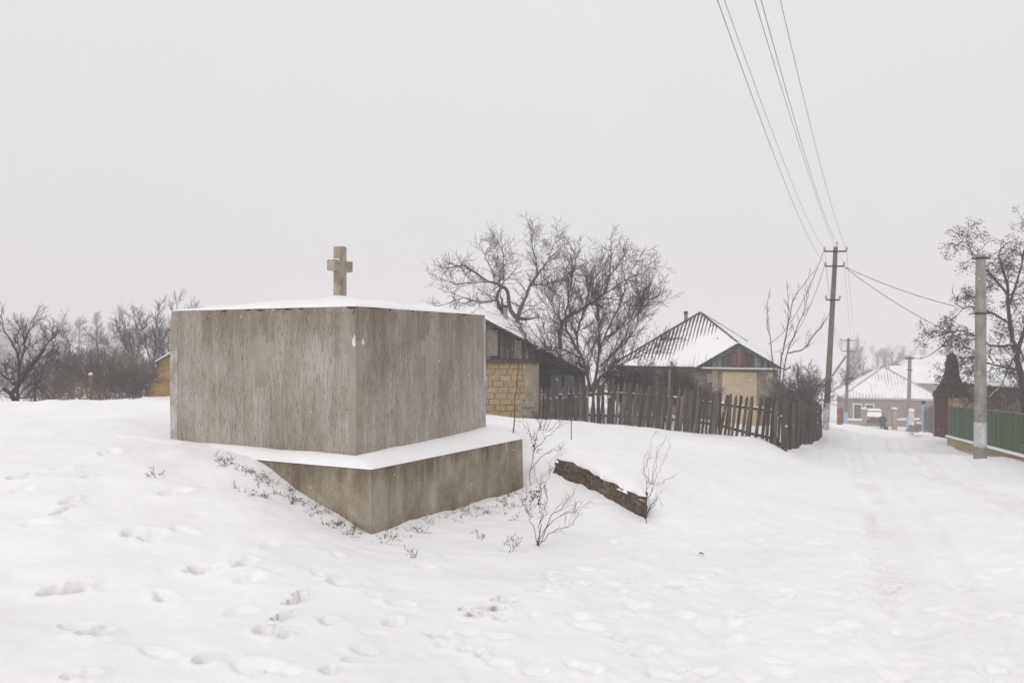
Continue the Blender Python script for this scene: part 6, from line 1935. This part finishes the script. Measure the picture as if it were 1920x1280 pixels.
# coat skirt, cap, nose and fingers
mb = MB()
Q = []
for z_, rx, ry in ((1.36, .235, .15), (1.2, .235, .17), (1.0, .225, .165), (.85, .25, .19), (.66, .275, .215)):
    Q.append([(rx * math.cos(a), ry * math.sin(a) - .015, z_) for a in np.linspace(0, 2 * math.pi, 17)])
grid_mesh(np.array(Q), mb); mb.build('coat', M_CLOTH, per, local=True, smooth=True, fix=True)
mb = MB()
Q = [[(r_ * math.cos(a) * .9, r_ * math.sin(a) * 1.08 - .065, z_) for a in np.linspace(0, 2 * math.pi, 17)] for r_, z_ in ((.098, 1.585), (.104, 1.63), (.098, 1.68), (.07, 1.715), (.01, 1.73))]
grid_mesh(np.array(Q), mb); cp_ = mb.build('cap', M_CLOTH, per, local=True, smooth=True, fix=True)
MB().box((0, -.185, 1.60), (.13, .07, .015)).build('peak', M_CLOTH, cp_, local=True, bevel=.005)
MB().tube([(0, -.155, 1.575), (0, -.185, 1.545), (0, -.16, 1.535)], [.010, .017, .012], 6).build('nose', M_SKIN, per, local=True, smooth=True)
for s, hx, hy, hz in ((1, .27, -.10, .75), (-1, -.31, -.22, .88)):
    for k in range(5):
        ox = (k - 2) * .017
        MB().tube([(hx + ox, hy - .01, hz + .01), (hx + ox, hy - .035, hz - .03), (hx + ox, hy - .005, hz - .055 + .006 * abs(k - 2))], [.010, .010, .008], 5).build('finger', M_SKIN, per, local=True, smooth=True)
mw = world_matrix(per)
cane = root('cane', mw @ Vector((-.32, -.36, 0)), 'thin walking cane held by the walking person', 'cane')
MB().tube([mw @ Vector((-.34, -.40, .0)), mw @ Vector((-.315, -.26, .86)), mw @ Vector((-.31, -.22, .90)), mw @ Vector((-.31, -.14, .91))], [.012, .014, .016, .014], 7).build('shaft', M_WOOD_DARK, cane)
bag = root('hand_bag', mw @ Vector((.30, -.10, .30)), 'black hand bag carried low by the walking person', 'bag')
mb = MB(); mb.hexa([mw @ Vector((.30 + a, -.10 + b, .28)) for a, b in ((-.17, -.09), (.17, -.09), (.17, .09), (-.17, .09))], [mw @ Vector((.29 + a, -.10 + b, .58)) for a, b in ((-.09, -.05), (.09, -.05), (.09, .05), (-.09, .05))])
mb.build('bag_body', M_CLOTH, bag, fix=True, bevel=.03)
MB().tube([mw @ Vector((.22, -.10, .55)), mw @ Vector((.25, -.11, .70)), mw @ Vector((.27, -.11, .735)), mw @ Vector((.30, -.11, .70)), mw @ Vector((.36, -.10, .55))], .012, 6).build('handle', M_CLOTH, bag)

# ------------------------------------------------------------------ falling snow
fk = MB()
rr = random.Random(123)
OCT = [(1, 0, 0), (-1, 0, 0), (0, 1, 0), (0, -1, 0), (0, 0, 1), (0, 0, -1)]
OF = [(0, 2, 4), (2, 1, 4), (1, 3, 4), (3, 0, 4), (2, 0, 5), (1, 2, 5), (3, 1, 5), (0, 3, 5)]
for k in range(4200):
    d = 2.5 + 24 * rr.random() ** .62
    x = rr.uniform(-.8, .8) * d; z = EYE + rr.uniform(-.24, .5) * d
    if z < h_scalar(x, d) + .1 if k < 0 else z < -2.0: continue
    s = rr.uniform(.0022, .0045)
    fk.add([(x + a * s, d + b * s, z + c * s * 1.2) for a, b, c in OCT], OF)
tag(fk.build('falling_snow', M_SNOW), 'fine snowflakes drifting through the air', None, None, 'stuff')

# ------------------------------------------------------------------ air
HZ = 0.0037
def haze():
    mb = MB()
    mb.box((0, 420, 8), (12000, 1200, 48))
    me = mb.mesh('haze', None)
    m = bpy.data.materials.new('haze_air')
    m.use_nodes = True
    N, L = m.node_tree.nodes, m.node_tree.links
    for n in list(N): N.remove(n)
    out = N.new('ShaderNodeOutputMaterial')
    pv = N.new('ShaderNodeVolumePrincipled')
    pv.inputs['Color'].default_value = (0.92, 0.902, 0.914, 1)
    pv.inputs['Density'].default_value = HZ
    pv.inputs['Anisotropy'].default_value = 0.0
    L.new(pv.outputs[0], out.inputs['Volume'])
    me.materials.append(m)
    o = link('haze', me)
    tag(o, 'thin pale winter haze over the whole place', None, None, 'stuff')
haze()
